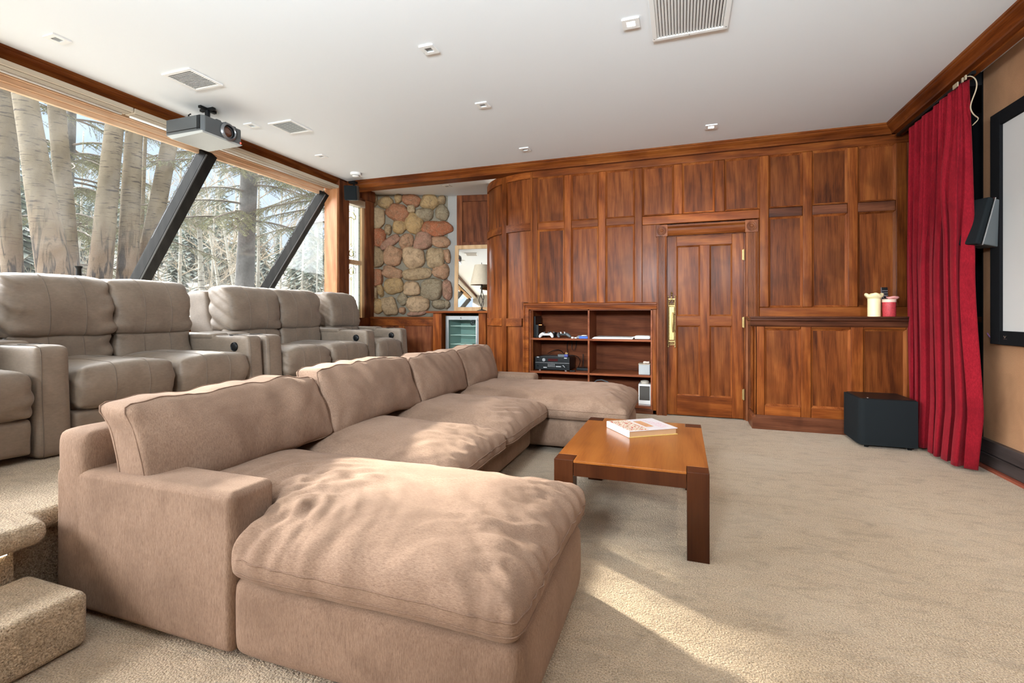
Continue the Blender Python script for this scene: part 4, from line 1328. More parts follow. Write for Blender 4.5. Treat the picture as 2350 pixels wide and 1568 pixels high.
# wall speaker at the screen
ws = thing('wall_speaker', 'tilted black wall speaker with silver trim beside the screen frame', 'speaker', (2.08, 4.49, 1.82))
MS = Matrix.Translation((2.08, 4.49, 1.82)) @ Matrix.Rotation(0.22, 4, 'Y') @ Matrix.Rotation(0.25, 4, 'Z')
def msb(x0, x1, y0, y1, z0, z1): return MB().box(x0, x1, y0, y1, z0, z1, MS)
obj('body', msb(-0.015, 0.10, -0.085, 0.085, -0.165, 0.165), M['grey'], ws, bevel=0.008)
obj('grille', msb(-0.062, -0.022, -0.085, 0.085, -0.17, 0.17), M['grille'], ws, bevel=0.012, seg=3)
obj('trim_strip', msb(-0.022, -0.015, -0.088, 0.088, -0.172, 0.172), M['silver'], ws)
obj('bracket', MB().box(2.12, 2.2, 4.53, 4.57, 1.72, 1.92), M['black'], ws)

# corner speaker near the crown
cs = thing('corner_speaker', 'small black speaker hung in the ceiling corner over the leaded window', 'speaker', (-4.3, 5.58, 2.83))
MC = Matrix.Translation((-4.30, 5.58, 2.83)) @ Matrix.Rotation(math.radians(24), 4, 'Z') @ Matrix.Rotation(math.radians(12), 4, 'X')
obj('body', MB().box(-0.088, 0.088, -0.05, 0.08, -0.10, 0.10, MC), M['grey'], cs, bevel=0.012, seg=3)
obj('grille', MB().box(-0.085, 0.085, -0.078, -0.05, -0.098, 0.098, MC), M['grille'], cs, bevel=0.016, seg=3)
obj('bracket', MB().tube([(-4.30, 5.62, 2.91), (-4.30, 5.64, 2.985), (-4.33, 5.66, 2.99)], 0.012, 8).box(-4.37, -4.27, 5.60, 5.672, 2.975, 3.005), M['black'], cs)

# ------------------------------------------------------------------ on the ledge
cdl = thing('candle', 'tall cream pillar candle with flared melted rim on the wooden ledge', 'candle', (1.745, 5.52, 1.13))
o = obj('wax', MB().lathe([(0, 0), (0.052, 0), (0.052, 0.185), (0.05, 0.19), (0, 0.165)], (1.745, 5.52, 1.1305), 32), M['cream'], cdl, smooth=True, angle=50)
pet = MB()
def rim_pt(i, a):
    lob = 0.5 + 0.5 * math.cos(4 * a + 0.4)
    r = (0.046, 0.053, 0.064, 0.071, 0.066, 0.052, 0.036)[i] * (1 + 0.10 * (lob - 0.5) * (i > 1))
    h = (0.170, 0.182, 0.192, 0.205, 0.217, 0.216, 0.198)[i] + 0.016 * (lob - 0.6) * (i > 1)
    return (1.745 + r * math.cos(a), 5.52 + r * math.sin(a), 1.13 + h)
for i in range(6):
    for k in range(40):
        a, b = 2 * PI * k / 40, 2 * PI * (k + 1) / 40
        pet.face([rim_pt(i, a), rim_pt(i, b), rim_pt(i + 1, b), rim_pt(i + 1, a)])
bmesh.ops.remove_doubles(pet.bm, verts=pet.bm.verts, dist=1e-5)
o = obj('melted_rim', pet, M['cream'], cdl, smooth=True)
md = o.modifiers.new('thick', 'SOLIDIFY'); md.thickness = 0.012; md.offset = 0
md = o.modifiers.new('s', 'SUBSURF'); md.levels = md.render_levels = 1
rc = thing('candle', 'short mottled red candle with pale rim on the wooden ledge', 'candle', (1.858, 5.50, 1.13))
obj('wax', MB().lathe([(0, 0), (0.05, 0), (0.053, 0.006), (0.053, 0.136), (0, 0.136)], (1.858, 5.50, 1.1305), 32), M['redwax'], rc, smooth=True, angle=50)
obj('pale_rim', MB().lathe([(0.046, 0.136), (0.0555, 0.136), (0.0555, 0.162), (0.046, 0.166), (0.0, 0.15)], (1.858, 5.50, 1.1305), 32), plain('blush_wax', (0.80, 0.56, 0.44), 0.5), rc, smooth=True, angle=50)
fl = MB()
for r1, r2, h1, h2 in ((0.028, 0.048, 0.165, 0.182), (0.048, 0.044, 0.182, 0.188)):
    for k in range(20):
        a, b = 2 * PI * k / 20, 2 * PI * (k + 1) / 20
        P_ = lambda r, t, h: (1.888 + r * math.cos(t), 5.505 + 0.8 * r * math.sin(t), 1.13 + h + 0.004 * math.sin(3 * t))
        fl.face([P_(r1, a, h1), P_(r1, b, h1), P_(r2, b, h2), P_(r2, a, h2)])
bmesh.ops.remove_doubles(fl.bm, verts=fl.bm.verts, dist=1e-5)
o = obj('melted_rim', fl, M['pinkwax'], rc, smooth=True)
md = o.modifiers.new('thick', 'SOLIDIFY'); md.thickness = 0.008; md.offset = 0
hs_ = thing('remote_control', 'upright black remote control standing behind the red candle', 'remote control', (1.862, 5.62, 1.13))
MR = Matrix.Translation((1.872, 5.625, 1.1315)) @ Matrix.Rotation(math.radians(-7), 4, 'X')
obj('body', MB().box(-0.026, 0.026, -0.011, 0.011, 0, 0.285, MR), M['black'], hs_, bevel=0.004)
kb = MB()
for r in range(7):
    for c in range(4):
        if r in (2, 3): continue
        kb.box(-0.019 + c * 0.0115, -0.0115 + c * 0.0115, -0.013, -0.010, 0.115 + r * 0.022, 0.122 + r * 0.022, MR)
ring = MB().lathe([(0.013, 0), (0.013, -0.003), (0.0165, -0.003), (0.0165, 0)], (0, 0, 0), 24, 'y', MR @ Matrix.Translation((0, -0.0105, 0.185)))
bmesh.ops.translate(ring.bm, verts=ring.bm.verts, vec=(0, 0, 0))
obj('keypad', kb, M['silver'], hs_)
obj('dial', ring, M['silver'], hs_)
obj('side_strip', MB().box(-0.029, -0.0255, -0.011, 0.006, 0.06, 0.283, MR), M['silver'], hs_)

# ------------------------------------------------------------------ projector on the ceiling
pj = thing('projector', 'dark grey video projector hanging from the ceiling near the window', 'projector', (-4.08, 3.25, 2.79))
PX0, PX1, PY0, PY1, PZ0, PZ1 = -4.31, -3.875, 3.035, 3.45, 2.735, 2.872
body = [(PX0, PY0 + 0.0), (PX1 - 0.03, PY0), (PX1, PY0 + 0.03), (PX1, PY1 - 0.03), (PX1 - 0.03, PY1), (PX0, PY1)]
obj('body', MB().prism(body, 'z', PZ0, PZ1), M['grey'], pj, bevel=0.006)
obj('belly', MB().hull8([Vector(p) for p in ((PX0 + 0.03, PY0 + 0.03, 2.712), (PX1 - 0.012, PY0 + 0.02, 2.722), (PX1 - 0.012, PY1 - 0.02, 2.722), (PX0 + 0.03, PY1 - 0.03, 2.712),
                                                  (PX0 + 0.004, PY0 + 0.004, PZ0), (PX1 - 0.004, PY0 + 0.004, PZ0), (PX1 - 0.004, PY1 - 0.004, PZ0), (PX0 + 0.004, PY1 - 0.004, PZ0))]), plain('belly_reflection_grey', (0.42, 0.44, 0.43), 0.25), pj)  # pale grey carries the ceiling and floor reflection on the belly
obj('side_groove', MB().box(PX0 + 0.01, PX1 - 0.03, PY0 - 0.002, PY0 + 0.004, PZ0 + 0.02, PZ0 + 0.027), M['black'], pj)
ln = MB().lathe([(0.075, 0.004), (0.080, 0.010), (0.072, 0.022), (0.062, 0.028), (0.056, 0.022), (0.052, -0.01)], (PX1, 3.285, 2.802), 40, 'x')
rg = obj('lens_ring', ln, plain('satin_lens_ring', (0.22, 0.22, 0.23), 0.3, 0.6), pj, smooth=True, angle=50)
ln = MB().lathe([(0.0, 0.012), (0.02, 0.011), (0.036, 0.006), (0.05, -0.004)], (PX1, 3.285, 2.802), 40, 'x')
obj('lens_glass', ln, M['lens'], rg, smooth=True)
lb = MB().lathe([(0.05, -0.004), (0.055, 0.02)], (PX1, 3.285, 2.802), 40, 'x')
obj('lens_barrel', lb, M['black'], rg, smooth=True)
hump = MB()
for y, w, h in ((3.20, 0.06, 0.012), (3.285, 0.055, 0.018), (3.36, 0.04, 0.010)):
    hump.prism([(y - w / 2, PZ1 - 0.002), (y - w * 0.35, PZ1 + h), (y + w * 0.35, PZ1 + h), (y + w / 2, PZ1 - 0.002)], 'x', PX1 - 0.30, PX1 - 0.006)
obj('lens_cowl', hump, M['grey'], pj, bevel=0.003)
for k in range(3):
    obj('vent_rib', MB().box(PX1 - 0.032 - 0.014 * k, PX1 - 0.026 - 0.014 * k, PY0 - 0.003, PY0 + 0.01, PZ0 + 0.012, PZ1 - 0.006), M['black'], pj)
obj('status_light', MB().lathe([(0, 0.004), (0.006, 0.002), (0.006, -0.002)], (PX1 + 0.001, 3.42, 2.747), 12, 'x'), M['led_red'], pj)
mt_ = MB().lathe([(0, 0), (0.085, 0), (0.08, 0.02), (0.055, 0.04), (0.035, 0.05), (0.0, 0.05)], (-4.08, 3.25, PZ1 + 0.001), 20)
mt_.tube([(-4.08, 3.25, PZ1 + 0.02), (-4.08, 3.25, HC - 0.02)], 0.022, 14)
for s in (-1, 1):
    mt_.tube([(-4.08 + s * 0.035, 3.25, PZ1 + 0.012), (-4.08 + s * 0.05, 3.25, PZ1 + 0.05)], 0.012, 8)
mt_.box(-4.16, -4.0, 3.235, 3.265, HC - 0.022, HC - 0.0005).box(-4.095, -4.065, 3.17, 3.33, HC - 0.022, HC - 0.0005)
obj('ceiling_mount', mt_, M['black'], pj)
obj('cable_hook', MB().tube([(-4.19, 3.15, PZ1), (-4.185, 3.15, PZ1 + 0.075), (-4.16, 3.15, PZ1 + 0.08)], 0.006, 8).box(-4.23, -4.19, 3.12, 3.16, PZ1, PZ1 + 0.02), M['black'], pj)

# ------------------------------------------------------------------ ceiling fittings
def downlight(x, y, label, lit=False, group='recessed ceiling lights'):
    t = thing('ceiling_light', label, 'ceiling light', (x, y, HC), group)
    s, a = 0.054, 0.026
    b = MB()
    z0, z1 = HC - 0.010, HC - 0.0005
    for q in ((-s, s, -s, -a), (-s, s, a, s), (-s, -a, -a, a), (a, s, -a, a)):
        b.box(x + q[0], x + q[1], y + q[2], y + q[3], z0, z1)
    obj('trim', b, M['white'], t)
    obj('lens', MB().box(x - a, x + a, y - a, y + a, HC - 0.004, HC - 0.001), M['lamp'] if lit else M['chip'], t)
    return t


off = 'unlit small square ceiling light '
downlight(-4.006, 2.086, off + 'by the crown over the nearest recliners')
downlight(-4.019, 3.677, off + 'just beyond the hanging projector')
downlight(-4.023, 4.667, off + 'last before the smoke detector')
downlight(-1.682, 3.036, off + 'nearest in the middle row over the sofa')
downlight(-1.675, 4.001, off + 'second in the middle row over the sofa')
downlight(-1.672, 5.233, off + 'third in the middle row, close to the panelled wall')
downlight(-3.227, 6.36, off + 'inside the stone alcove')
downlight(-0.305, 3.193, 'glowing square recessed light beside the large white ceiling grille', True)
downlight(0.283, 5.216, 'glowing square recessed light in front of the panelled door wall', True)


M['duct'] = plain('grey_duct', (0.30, 0.30, 0.30), 0.8)


def grille(x0, x1, y0, y1, along, n, label, rim=0.025, slat=0.5, deep=False):
    t = thing('ceiling_vent', label, 'ceiling vent', ((x0 + x1) / 2, (y0 + y1) / 2, HC))
    z0, z1 = HC - 0.012, HC - 0.0005
    b = MB().box(x0, x1, y0, y0 + rim, z0, z1).box(x0, x1, y1 - rim, y1, z0, z1).box(x0, x0 + rim, y0 + rim, y1 - rim, z0, z1).box(x1 - rim, x1, y0 + rim, y1 - rim, z0, z1)
    obj('frame', b, M['white'], t, bevel=0.002)
    obj('duct', MB().box(x0 + rim, x1 - rim, y0 + rim, y1 - rim, HC - 0.002, HC - 0.0006), M['black'] if deep else M['duct'], t)
    s = MB()
    lo, hi = (x0 + rim, x1 - rim) if along == 'y' else (y0 + rim, y1 - rim)
    w = (hi - lo) / n
    for k in range(n):
        c = lo + (k + 0.5) * w
        a, d = c - w * slat * 0.5, c + w * slat * 0.5
        pr = [(a, HC - 0.010), (a + 0.002, HC - 0.011), (d, HC - 0.003), (d - 0.002, HC - 0.002)]
        if along == 'y':
            s.prism(pr, 'y', y0 + rim, y1 - rim)
        else:
            s.prism(pr, 'x', x0 + rim, x1 - rim)
    obj('louvres', s, M['white'], t)
    if deep:
        sc = MB()
        for x, y in ((x0 + 0.012, y0 + 0.05), (x0 + 0.012, y1 - 0.03), (x1 - 0.012, y0 + 0.05), (x1 - 0.012, y1 - 0.03), ((x0 + x1) / 2, y1 - 0.012)):
            sc.lathe([(0, -0.0135), (0.004, -0.0125), (0.004, -0.011)], (x, y, HC), 8)
        obj('screw', sc, M['grey'], t)
    return t


grille(-3.83, -3.53, 2.66, 2.95, 'x', 14, 'square white ceiling vent near the projector, the closer of two alike', slat=0.8)
grille(-3.83, -3.545, 3.69, 3.985, 'x', 14, 'square white ceiling vent beyond the projector, the farther of two alike', slat=0.8)
grille(-0.183, 0.287, 2.75, 3.45, 'y', 22, 'large white louvred return air grille at the top of the picture', rim=0.03, slat=0.78, deep=True)
sd_ = thing('smoke_detector', 'round white smoke detector on the ceiling above the corner speaker', 'smoke detector', (-4.08, 5.38, HC))
obj('body', MB().lathe([(0, -0.055), (0.03, -0.055), (0.045, -0.045), (0.05, -0.034), (0.066, -0.03), (0.07, -0.02), (0.07, -0.001), (0, -0.001)], (-4.08, 5.38, HC), 32), M['white'], sd_, smooth=True, angle=35)
obj('vents', MB().lathe([(0.0505, -0.04), (0.0505, -0.036)], (-4.08, 5.38, HC), 32), M['grey'], sd_)

# roller blind cassette above the window, in two lengths
for y0, y1, lab in ((2.865, 5.50, 'long beige blind cassette over the window, the length that ends at the corner post'), (-4.2, 2.855, 'long beige blind cassette over the window, the length above the aspen trunks')):
    t = thing('blind_cassette', lab, 'window blind', (-4.5, (y0 + y1) / 2, 2.89), 'blind cassettes over the sloping window')
    obj('casing', MB().prism([(-4.575, 2.929), (-4.449, 2.929), (-4.447, 2.91), (-4.447, 2.898), (-4.453, 2.889), (-4.575, 2.889)], 'y', y0, y1), M['blind'], t, bevel=0.003)
    obj('shaded_underside', MB().box(-4.535, -4.463, y0 + 0.01, y1 - 0.01, 2.884, 2.889), M['blind_dark'], t)  # thin dark slab painted as the shade under the cassette
    obj('hem_bar', MB().tube([(-4.556, y0 + 0.03, 2.886), (-4.556, y1 - 0.03, 2.886)], 0.013, 12), M['white'], t, smooth=True)
vs = thing('bottle', 'small dark flared bottle on the window sill behind a recliner', 'bottle', (-4.75, 2.62, 1.13))
obj('glass', MB().lathe([(0, 0), (0.045, 0), (0.05, 0.1), (0.045, 0.22), (0.022, 0.28), (0.018, 0.40), (0.03, 0.425), (0.02, 0.425), (0, 0.42)], (-4.75, 2.62, 1.128), 24), M['black'], vs, smooth=True, angle=40)

# ------------------------------------------------------------------ things in the shelf unit
Z1s, Z2s, Z3s = 0.858, 0.447, 0.085
gc = thing('games_console', 'tall black slab console with an amber light in the top shelf corner', 'games console', (-1.73, 5.95, Z1s))
obj('body', MB().box(-1.765, -1.735, 5.86, 6.14, Z1s + 0.001, Z1s + 0.27), M['black'], gc, bevel=0.004)
g2 = thing('games_console', 'lower black upright box standing against the tall black console', 'games console', (-1.70, 5.92, Z1s))
obj('body', MB().box(-1.728, -1.69, 5.84, 6.10, Z1s + 0.001, Z1s + 0.165), M['black'], g2, bevel=0.004)
obj('indicator', MB().box(-1.69, -1.655, 5.86, 5.872, Z1s + 0.158, Z1s + 0.164), M['led_amber'], g2)


def gamepad(x, y, z, rot, m, label, m2):
    t = thing('game_controller', label, 'game controller', (x, y, z))
    A = Matrix.Translation((x, y, z)) @ Matrix.Rotation(rot, 4, 'Z')
    b = MB()
    w = []
    for s in (-1, 1):
        b.tube([A @ Vector(p) for p in ((s * 0.02, 0.02, 0.040), (s * 0.05, 0.012, 0.046), (s * 0.068, -0.015, 0.034), (s * 0.078, -0.05, 0.016), (s * 0.08, -0.062, 0.012))], [0.016, 0.023, 0.022, 0.016, 0.010], 12)
    b.box(-0.05, 0.05, -0.012, 0.036, 0.028, 0.054, A)
    obj('shell', b, m, t, bevel=0.006, smooth=True)
    st = MB()
    for s in (-1, 1):
        st.lathe([(0, 0.0), (0.008, 0.0), (0.007, 0.012), (0.012, 0.014), (0.010, 0.02), (0, 0.018)], A @ Vector((s * 0.026, -0.004, 0.053)), 14)
    for k in range(4):
        a = k * PI / 2
        st.lathe([(0, 0.004), (0.005, 0.003), (0.005, 0)], A @ Vector((0.05 + 0.011 * math.cos(a), 0.018 + 0.011 * math.sin(a), 0.060)), 10)
    obj('thumbsticks', st, m2, t)
    return t


gamepad(-1.59, 5.86, Z1s + 0.001, 0.15, plain('white_controller', (0.82, 0.82, 0.82), 0.35), 'white game controller on the top shelf of the unit', M['grey'])
gamepad(-1.55, 6.00, Z1s + 0.001, -0.5, M['black'], 'black game controller lying behind the white controller', M['grey'])
gamepad(-1.40, 5.93, Z1s + 0.001, 0.7, M['grey'], 'dark grey game controller with glinting silver sticks, middle of top shelf', M['silver'])
o = obj('red_button_box', MB().box(-1.475, -1.445, 5.93, 5.96, Z1s + 0.001, Z1s + 0.06), plain('dark_red_plastic', (0.22, 0.01, 0.012), 0.4), bevel=0.005)
prop(o, 'small dark red box between two controllers on the top shelf', 'small box')
for k, x in enumerate((-1.265, -1.225)):
    o = obj('charger_block', MB().box(x, x + 0.028, 5.80, 5.83, Z1s + 0.001, Z1s + 0.018 - 0.004 * k), M['paper'], bevel=0.002)
    prop(o, 'tiny white charger block at the shelf edge, ' + ('the one nearer the controllers' if k == 0 else 'the one nearer the blue box'), 'charger', 'white charger blocks')
o = obj('blue_box', MB().box(-1.165, -1.062, 5.80, 5.92, Z1s + 0.001, Z1s + 0.026), M['blue'], bevel=0.002)
prop(o, 'flat bright blue box beside the divider on the top shelf', 'box')
o = obj('papers', MB().box(-1.205, -1.15, 5.84, 5.95, Z1s + 0.001, Z1s + 0.022, Matrix.Identity(4)).box(-1.19, -1.07, 5.83, 5.93, Z1s + 0.0265, Z1s + 0.034), plain('grey_papers', (0.22, 0.23, 0.25), 0.6), bevel=0.002)
prop(o, 'dark folded papers lying across the flat blue box', 'papers')
o = obj('white_card', MB().box(-1.14, -1.08, 5.815, 5.90, Z1s + 0.0345, Z1s + 0.040), M['paper'], bevel=0.001)
prop(o, 'white card on top of the flat blue box', 'card')
wb_ = thing('drawing_sheet', 'long flat white sheet lying on the upper right shelf', 'sheet', (-0.75, 5.95, Z1s))
obj('sheet', MB().prism([(-1.02, 0.0), (-0.99, 0.020), (-0.56, 0.018), (-0.52, 0.028), (-0.54, 0.002)], 'y', 5.83, 6.18, Matrix.Translation((0, 0, Z1s + 0.001))), M['paper'], wb_)
o = obj('pillow_pack', softbox(lin(-0.52, -0.335, 10), lin(5.82, 6.05, 10), lin(Z1s + 0.001, Z1s + 0.042, 4), iters=4)[0], M['paper'], smooth=True, sub=1)
prop(o, 'puffy white packet at the outer end of the upper right shelf', 'packet')

av = thing('av_receiver', 'black stereo receiver with silver dials on the middle shelf', 'receiver', (-1.52, 5.95, Z2s))
RX0, RX1, RYf, RZ0 = -1.73, -1.295, 5.835, Z2s + 0.018
obj('chassis', MB().box(RX0, RX1, RYf + 0.006, 6.17, RZ0, RZ0 + 0.155), M['black'], av, bevel=0.003)
fpn = obj('front_panel', MB().box(RX0 - 0.002, RX1 + 0.002, RYf, RYf + 0.006, RZ0, RZ0 + 0.157), M['black'], av)
obj('divider_line', MB().box(RX0, RX1, RYf - 0.0012, RYf, RZ0 + 0.082, RZ0 + 0.0855), M['silver'], fpn)
obj('display', MB().box(-1.565, -1.44, RYf - 0.001, RYf, RZ0 + 0.105, RZ0 + 0.135), plain('dark_red_display', (0.05, 0.008, 0.008), 0.15), fpn)
for x, z, r in ((-1.615, 0.120, 0.022), (-1.36, 0.048, 0.022), (-1.70, 0.112, 0.008), (-1.70, 0.045, 0.009)):
    k = MB().lathe([(0, -0.016), (r * 0.9, -0.016), (r, -0.012), (r, 0)], (x, RYf, RZ0 + z), 24, 'y')
    kn = obj('knob', k, M['silver'] if x == -1.615 else M['black'], fpn, smooth=True, angle=40)
    Ak = Matrix.Translation((x, RYf - 0.0165, RZ0 + z)) @ Matrix.Rotation(0.75, 4, 'Y')
obj('knob_pointer', MB().box(-0.019, 0.019, -0.002, 0.002, -0.004, 0.004, Matrix.Translation((-1.36, RYf - 0.017, RZ0 + 0.048)) @ Matrix.Rotation(0.75, 4, 'Y')), M['silver'], fpn)
kb = MB()
for r in range(3):
    for c in range(5):
        kb.box(-1.565 + c * 0.019, -1.556 + c * 0.019, RYf - 0.002, RYf, RZ0 + 0.035 + r * 0.014, RZ0 + 0.041 + r * 0.014)
for x0, x1, z in ((-1.625, -1.58, 0.02), (-1.465, -1.40, 0.035), (-1.71, -1.68, 0.146), (-1.36, -1.325, 0.142)):
    kb.box(x0, x1, RYf - 0.0015, RYf, RZ0 + z, RZ0 + z + 0.010)
obj('buttons', kb, plain('pale_grey_print', (0.38, 0.38, 0.38), 0.4), fpn)
for x in (-1.68, -1.345):
    obj('foot', MB().lathe([(0, 0), (0.018, 0), (0.02, 0.018), (0, 0.018)], (x, RYf + 0.04, Z2s + 0.0005), 14), M['silver'], av)
obj('top_vent', MB().box(-1.68, -1.36, 5.88, 6.12, RZ0 + 0.1555, RZ0 + 0.1575), M['grey'], av)
sp_ = thing('signal_splitter', 'small silver blue box sitting on top of the stereo receiver', 'splitter', (-1.39, 5.95, RZ0 + 0.16))
obj('case', MB().box(-1.455, -1.375, 5.90, 5.96, RZ0 + 0.158, RZ0 + 0.186), M['grey'], sp_, bevel=0.002)
obj('end_cap', MB().box(-1.3748, -1.33, 5.90, 5.96, RZ0 + 0.158, RZ0 + 0.188), plain('dark_blue_plastic', (0.04, 0.05, 0.22), 0.4), sp_, bevel=0.002)
obj('plug', MB().tube([(-1.36, 5.93, RZ0 + 0.188), (-1.355, 5.935, RZ0 + 0.21)], 0.006, 8).tube([(-1.345, 5.93, RZ0 + 0.188), (-1.335, 5.93, RZ0 + 0.206)], 0.005, 8), M['brass'], sp_)
for i_, (lab, pts) in enumerate((
        ('looped black cable hanging behind the stereo receiver', [(-1.36, 6.10, 0.62), (-1.40, 6.15, 0.70), (-1.40, 6.2, 0.80), (-1.36, 6.2, 0.83), (-1.33, 6.2, 0.78), (-1.35, 6.18, 0.70), (-1.30, 6.2, 0.66), (-1.28, 6.22, 0.80), (-1.30, 6.25, 0.83)]),
        ('black cable arching from splitter to the shelf floor', [(-1.33, 5.93, RZ0 + 0.172), (-1.27, 5.95, RZ0 + 0.178), (-1.21, 5.98, RZ0 + 0.16), (-1.19, 6.02, RZ0 + 0.10), (-1.22, 6.08, RZ0 + 0.03), (-1.26, 6.1, Z2s + 0.006)]),
        ('thin black cable draped behind the receiver top', [(-1.66, 6.12, RZ0 + 0.165), (-1.60, 6.2, RZ0 + 0.21), (-1.52, 6.2, RZ0 + 0.23), (-1.45, 6.15, RZ0 + 0.20), (-1.41, 6.05, RZ0 + 0.163)]))):
    o = obj('cable', MB().tube(pts, 0.005, 8), M['black'], smooth=True, sub=1)
    prop(o, lab, 'cable')
rt = thing('wifi_router', 'black router with upright antenna at the back of the middle shelf', 'router', (-1.16, 6.05, Z2s))
obj('body', MB().box(-1.24, -1.09, 5.99, 6.12, Z2s + 0.001, Z2s + 0.035), M['black'], rt, bevel=0.004)
for x in (-1.175, -1.11):
    obj('antenna', MB().tube([(x, 6.10, Z2s + 0.02), (x, 6.105, Z2s + 0.2)], 0.006, 8), M['black'], rt)
o = obj('remote_control', MB().box(-1.29, -1.225, 5.84, 5.87, Z2s + 0.001, Z2s + 0.016), M['black'], bevel=0.003)
prop(o, 'small black remote lying beside the receiver foot', 'remote control')
wx = thing('storage_box', 'white woven box with a tan lid on the middle right shelf', 'box', (-0.40, 5.88, Z2s))
obj('body', MB().box(-0.468, -0.342, 5.83, 5.96, Z2s + 0.001, Z2s + 0.118), M['wicker'], wx, bevel=0.003)
obj('lid', MB().box(-0.472, -0.338, 5.826, 5.964, Z2s + 0.118, Z2s + 0.128), plain('tan_lid', (0.36, 0.28, 0.20), 0.7, var=0.2), wx, bevel=0.002)
o = obj('crumpled_tissue', softbox(lin(-0.42, -0.35, 8), lin(5.87, 5.93, 8), lin(Z2s + 0.1285, Z2s + 0.15, 4), iters=3, wr=lambda p, n: 0.008 * nz(p[0] * 40, p[1] * 40, p[2] * 40))[0], plain('pale_pink_tissue', (0.62, 0.50, 0.42), 0.8), smooth=True, sub=1)
prop(o, 'small crumpled pale tissue on the lid of the woven box', 'tissue')
ms = thing('desktop_speaker', 'white framed speaker with dark front on the lowest right shelf', 'speaker', (-0.40, 5.9, Z3s))
obj('cabinet', MB().box(-0.472, -0.334, 5.85, 6.02, Z3s + 0.001, Z3s + 0.248), M['white'], ms, bevel=0.004)
obj('grille', MB().box(-0.461, -0.345, 5.845, 5.851, Z3s + 0.062, Z3s + 0.228), plain('dark_front', (0.05, 0.043, 0.035), 0.7), ms)
obj('seam', MB().box(-0.47, -0.336, 5.848, 5.851, Z3s + 0.012, Z3s + 0.016), M['black'], ms)
o = obj('trinket_dish', MB().lathe([(0, 0), (0.045, 0), (0.05, 0.012), (0.048, 0.03), (0.04, 0.034), (0.03, 0.022), (0, 0.02)], (-0.405, 5.92, Z3s + 0.249), 28), plain('stone_grey', (0.42, 0.37, 0.30), 0.7, var=0.15), smooth=True, angle=50)
prop(o, 'round stone coloured dish on top of the white framed speaker', 'dish')
bg = thing('headset_bag', 'dark soft bag with an arched handle on the lowest right shelf', 'bag', (-0.90, 6.0, Z3s))
obj('body', softbox(lin(-1.02, -0.80, 14), lin(5.90, 6.08, 10), lin(Z3s + 0.001, Z3s + 0.19, 10), iters=5)[0], plain('dark_grey_cloth', (0.06, 0.052, 0.045), 0.85, grain=0.3, gscale=300), bg, smooth=True, sub=1)
obj('handle', MB().tube([(-1.025, 5.95, Z3s + 0.17), (-1.02, 5.95, Z3s + 0.22), (-0.98, 5.95, Z3s + 0.255), (-0.92, 5.95, Z3s + 0.265), (-0.85, 5.95, Z3s + 0.245), (-0.80, 5.95, Z3s + 0.21), (-0.79, 5.95, Z3s + 0.16)], 0.008, 10), M['grey'], bg, smooth=True)

# ------------------------------------------------------------------ alcove: bar cabinet, fridge, mirror, lamp
bc = thing('bar_cabinet', 'walnut counter cabinet enclosing a small glass fridge beside stone wall', 'cabinet', (-3.05, 6.6, 0))
obj('counter', MB().box(-3.56, -2.57, 6.33, 7.0, 1.17, 1.202), M['wood_h'], bc, bevel=0.004)
obj('side_panel', MB().box(-3.46, -3.32, 6.36, 6.95, 0.0, 1.169), M['wood_v'], bc, bevel=0.004)
obj('side_panel', MB().box(-2.73, -2.62, 6.36, 6.95, 0.0, 1.169), M['wood_v'], bc, bevel=0.004)
fg = thing('bar_fridge', 'glass fronted under-counter fridge with wire shelves and steel handle', 'fridge', (-3.0, 6.6, 0))
FX0, FX1, FY, FZ = -3.29, -2.745, 6.43, 1.13
obj('cabinet', MB().box(FX0, FX0 + 0.03, FY + 0.05, 6.92, 0.02, FZ).box(FX1 - 0.03, FX1, FY + 0.05, 6.92, 0.02, FZ).box(FX0, FX1, 6.90, 6.93, 0.02, FZ).box(FX0 + 0.03, FX1 - 0.03, FY + 0.05, 6.9, FZ - 0.03, FZ).box(FX0 + 0.03, FX1 - 0.03, FY + 0.05, 6.9, 0.02, 0.1), M['fridge_in'], fg)
dof = obj('door_frame', MB().box(FX0, FX0 + 0.05, FY, FY + 0.045, 0.05, FZ).box(FX1 - 0.06, FX1, FY, FY + 0.045, 0.05, FZ).box(FX0 + 0.05, FX1 - 0.06, FY, FY + 0.045, FZ - 0.06, FZ).box(FX0 + 0.05, FX1 - 0.06, FY, FY + 0.045, 0.05, 0.12), M['chip'], fg, bevel=0.003)
obj('door_glass', MB().box(FX0 + 0.05, FX1 - 0.06, FY + 0.012, FY + 0.02, 0.12, FZ - 0.06), M['fridge_glass'], dof)
obj('handle', MB().tube([(FX1 - 0.035, FY - 0.03, 1.10), (FX1 - 0.035, FY - 0.03, 0.62)], 0.008, 12).tube([(FX1 - 0.035, FY - 0.03, 1.07), (FX1 - 0.035, FY, 1.07)], 0.006, 8).tube([(FX1 - 0.035, FY - 0.03, 0.65), (FX1 - 0.035, FY, 0.65)], 0.006, 8), M['silver'], dof)
obj('lock', MB().lathe([(0, -0.006), (0.010, -0.006), (0.012, 0)], (-3.04, FY, FZ - 0.03), 16, 'y'), M['chrome'], dof)
stk = MB().lathe([(0.026, -0.001), (0.038, -0.001)], (FX1 - 0.115, FY + 0.0115, FZ - 0.10), 28, 'y')
for k in range(3):
    a = 2 * PI * k / 3
    stk.box(0.004, 0.028, -0.001, 0.0, -0.007, 0.007, Matrix.Translation((FX1 - 0.115, FY + 0.0115, FZ - 0.10)) @ Matrix.Rotation(a, 4, 'Y'))
obj('fan_sticker', stk, M['black'], dof)
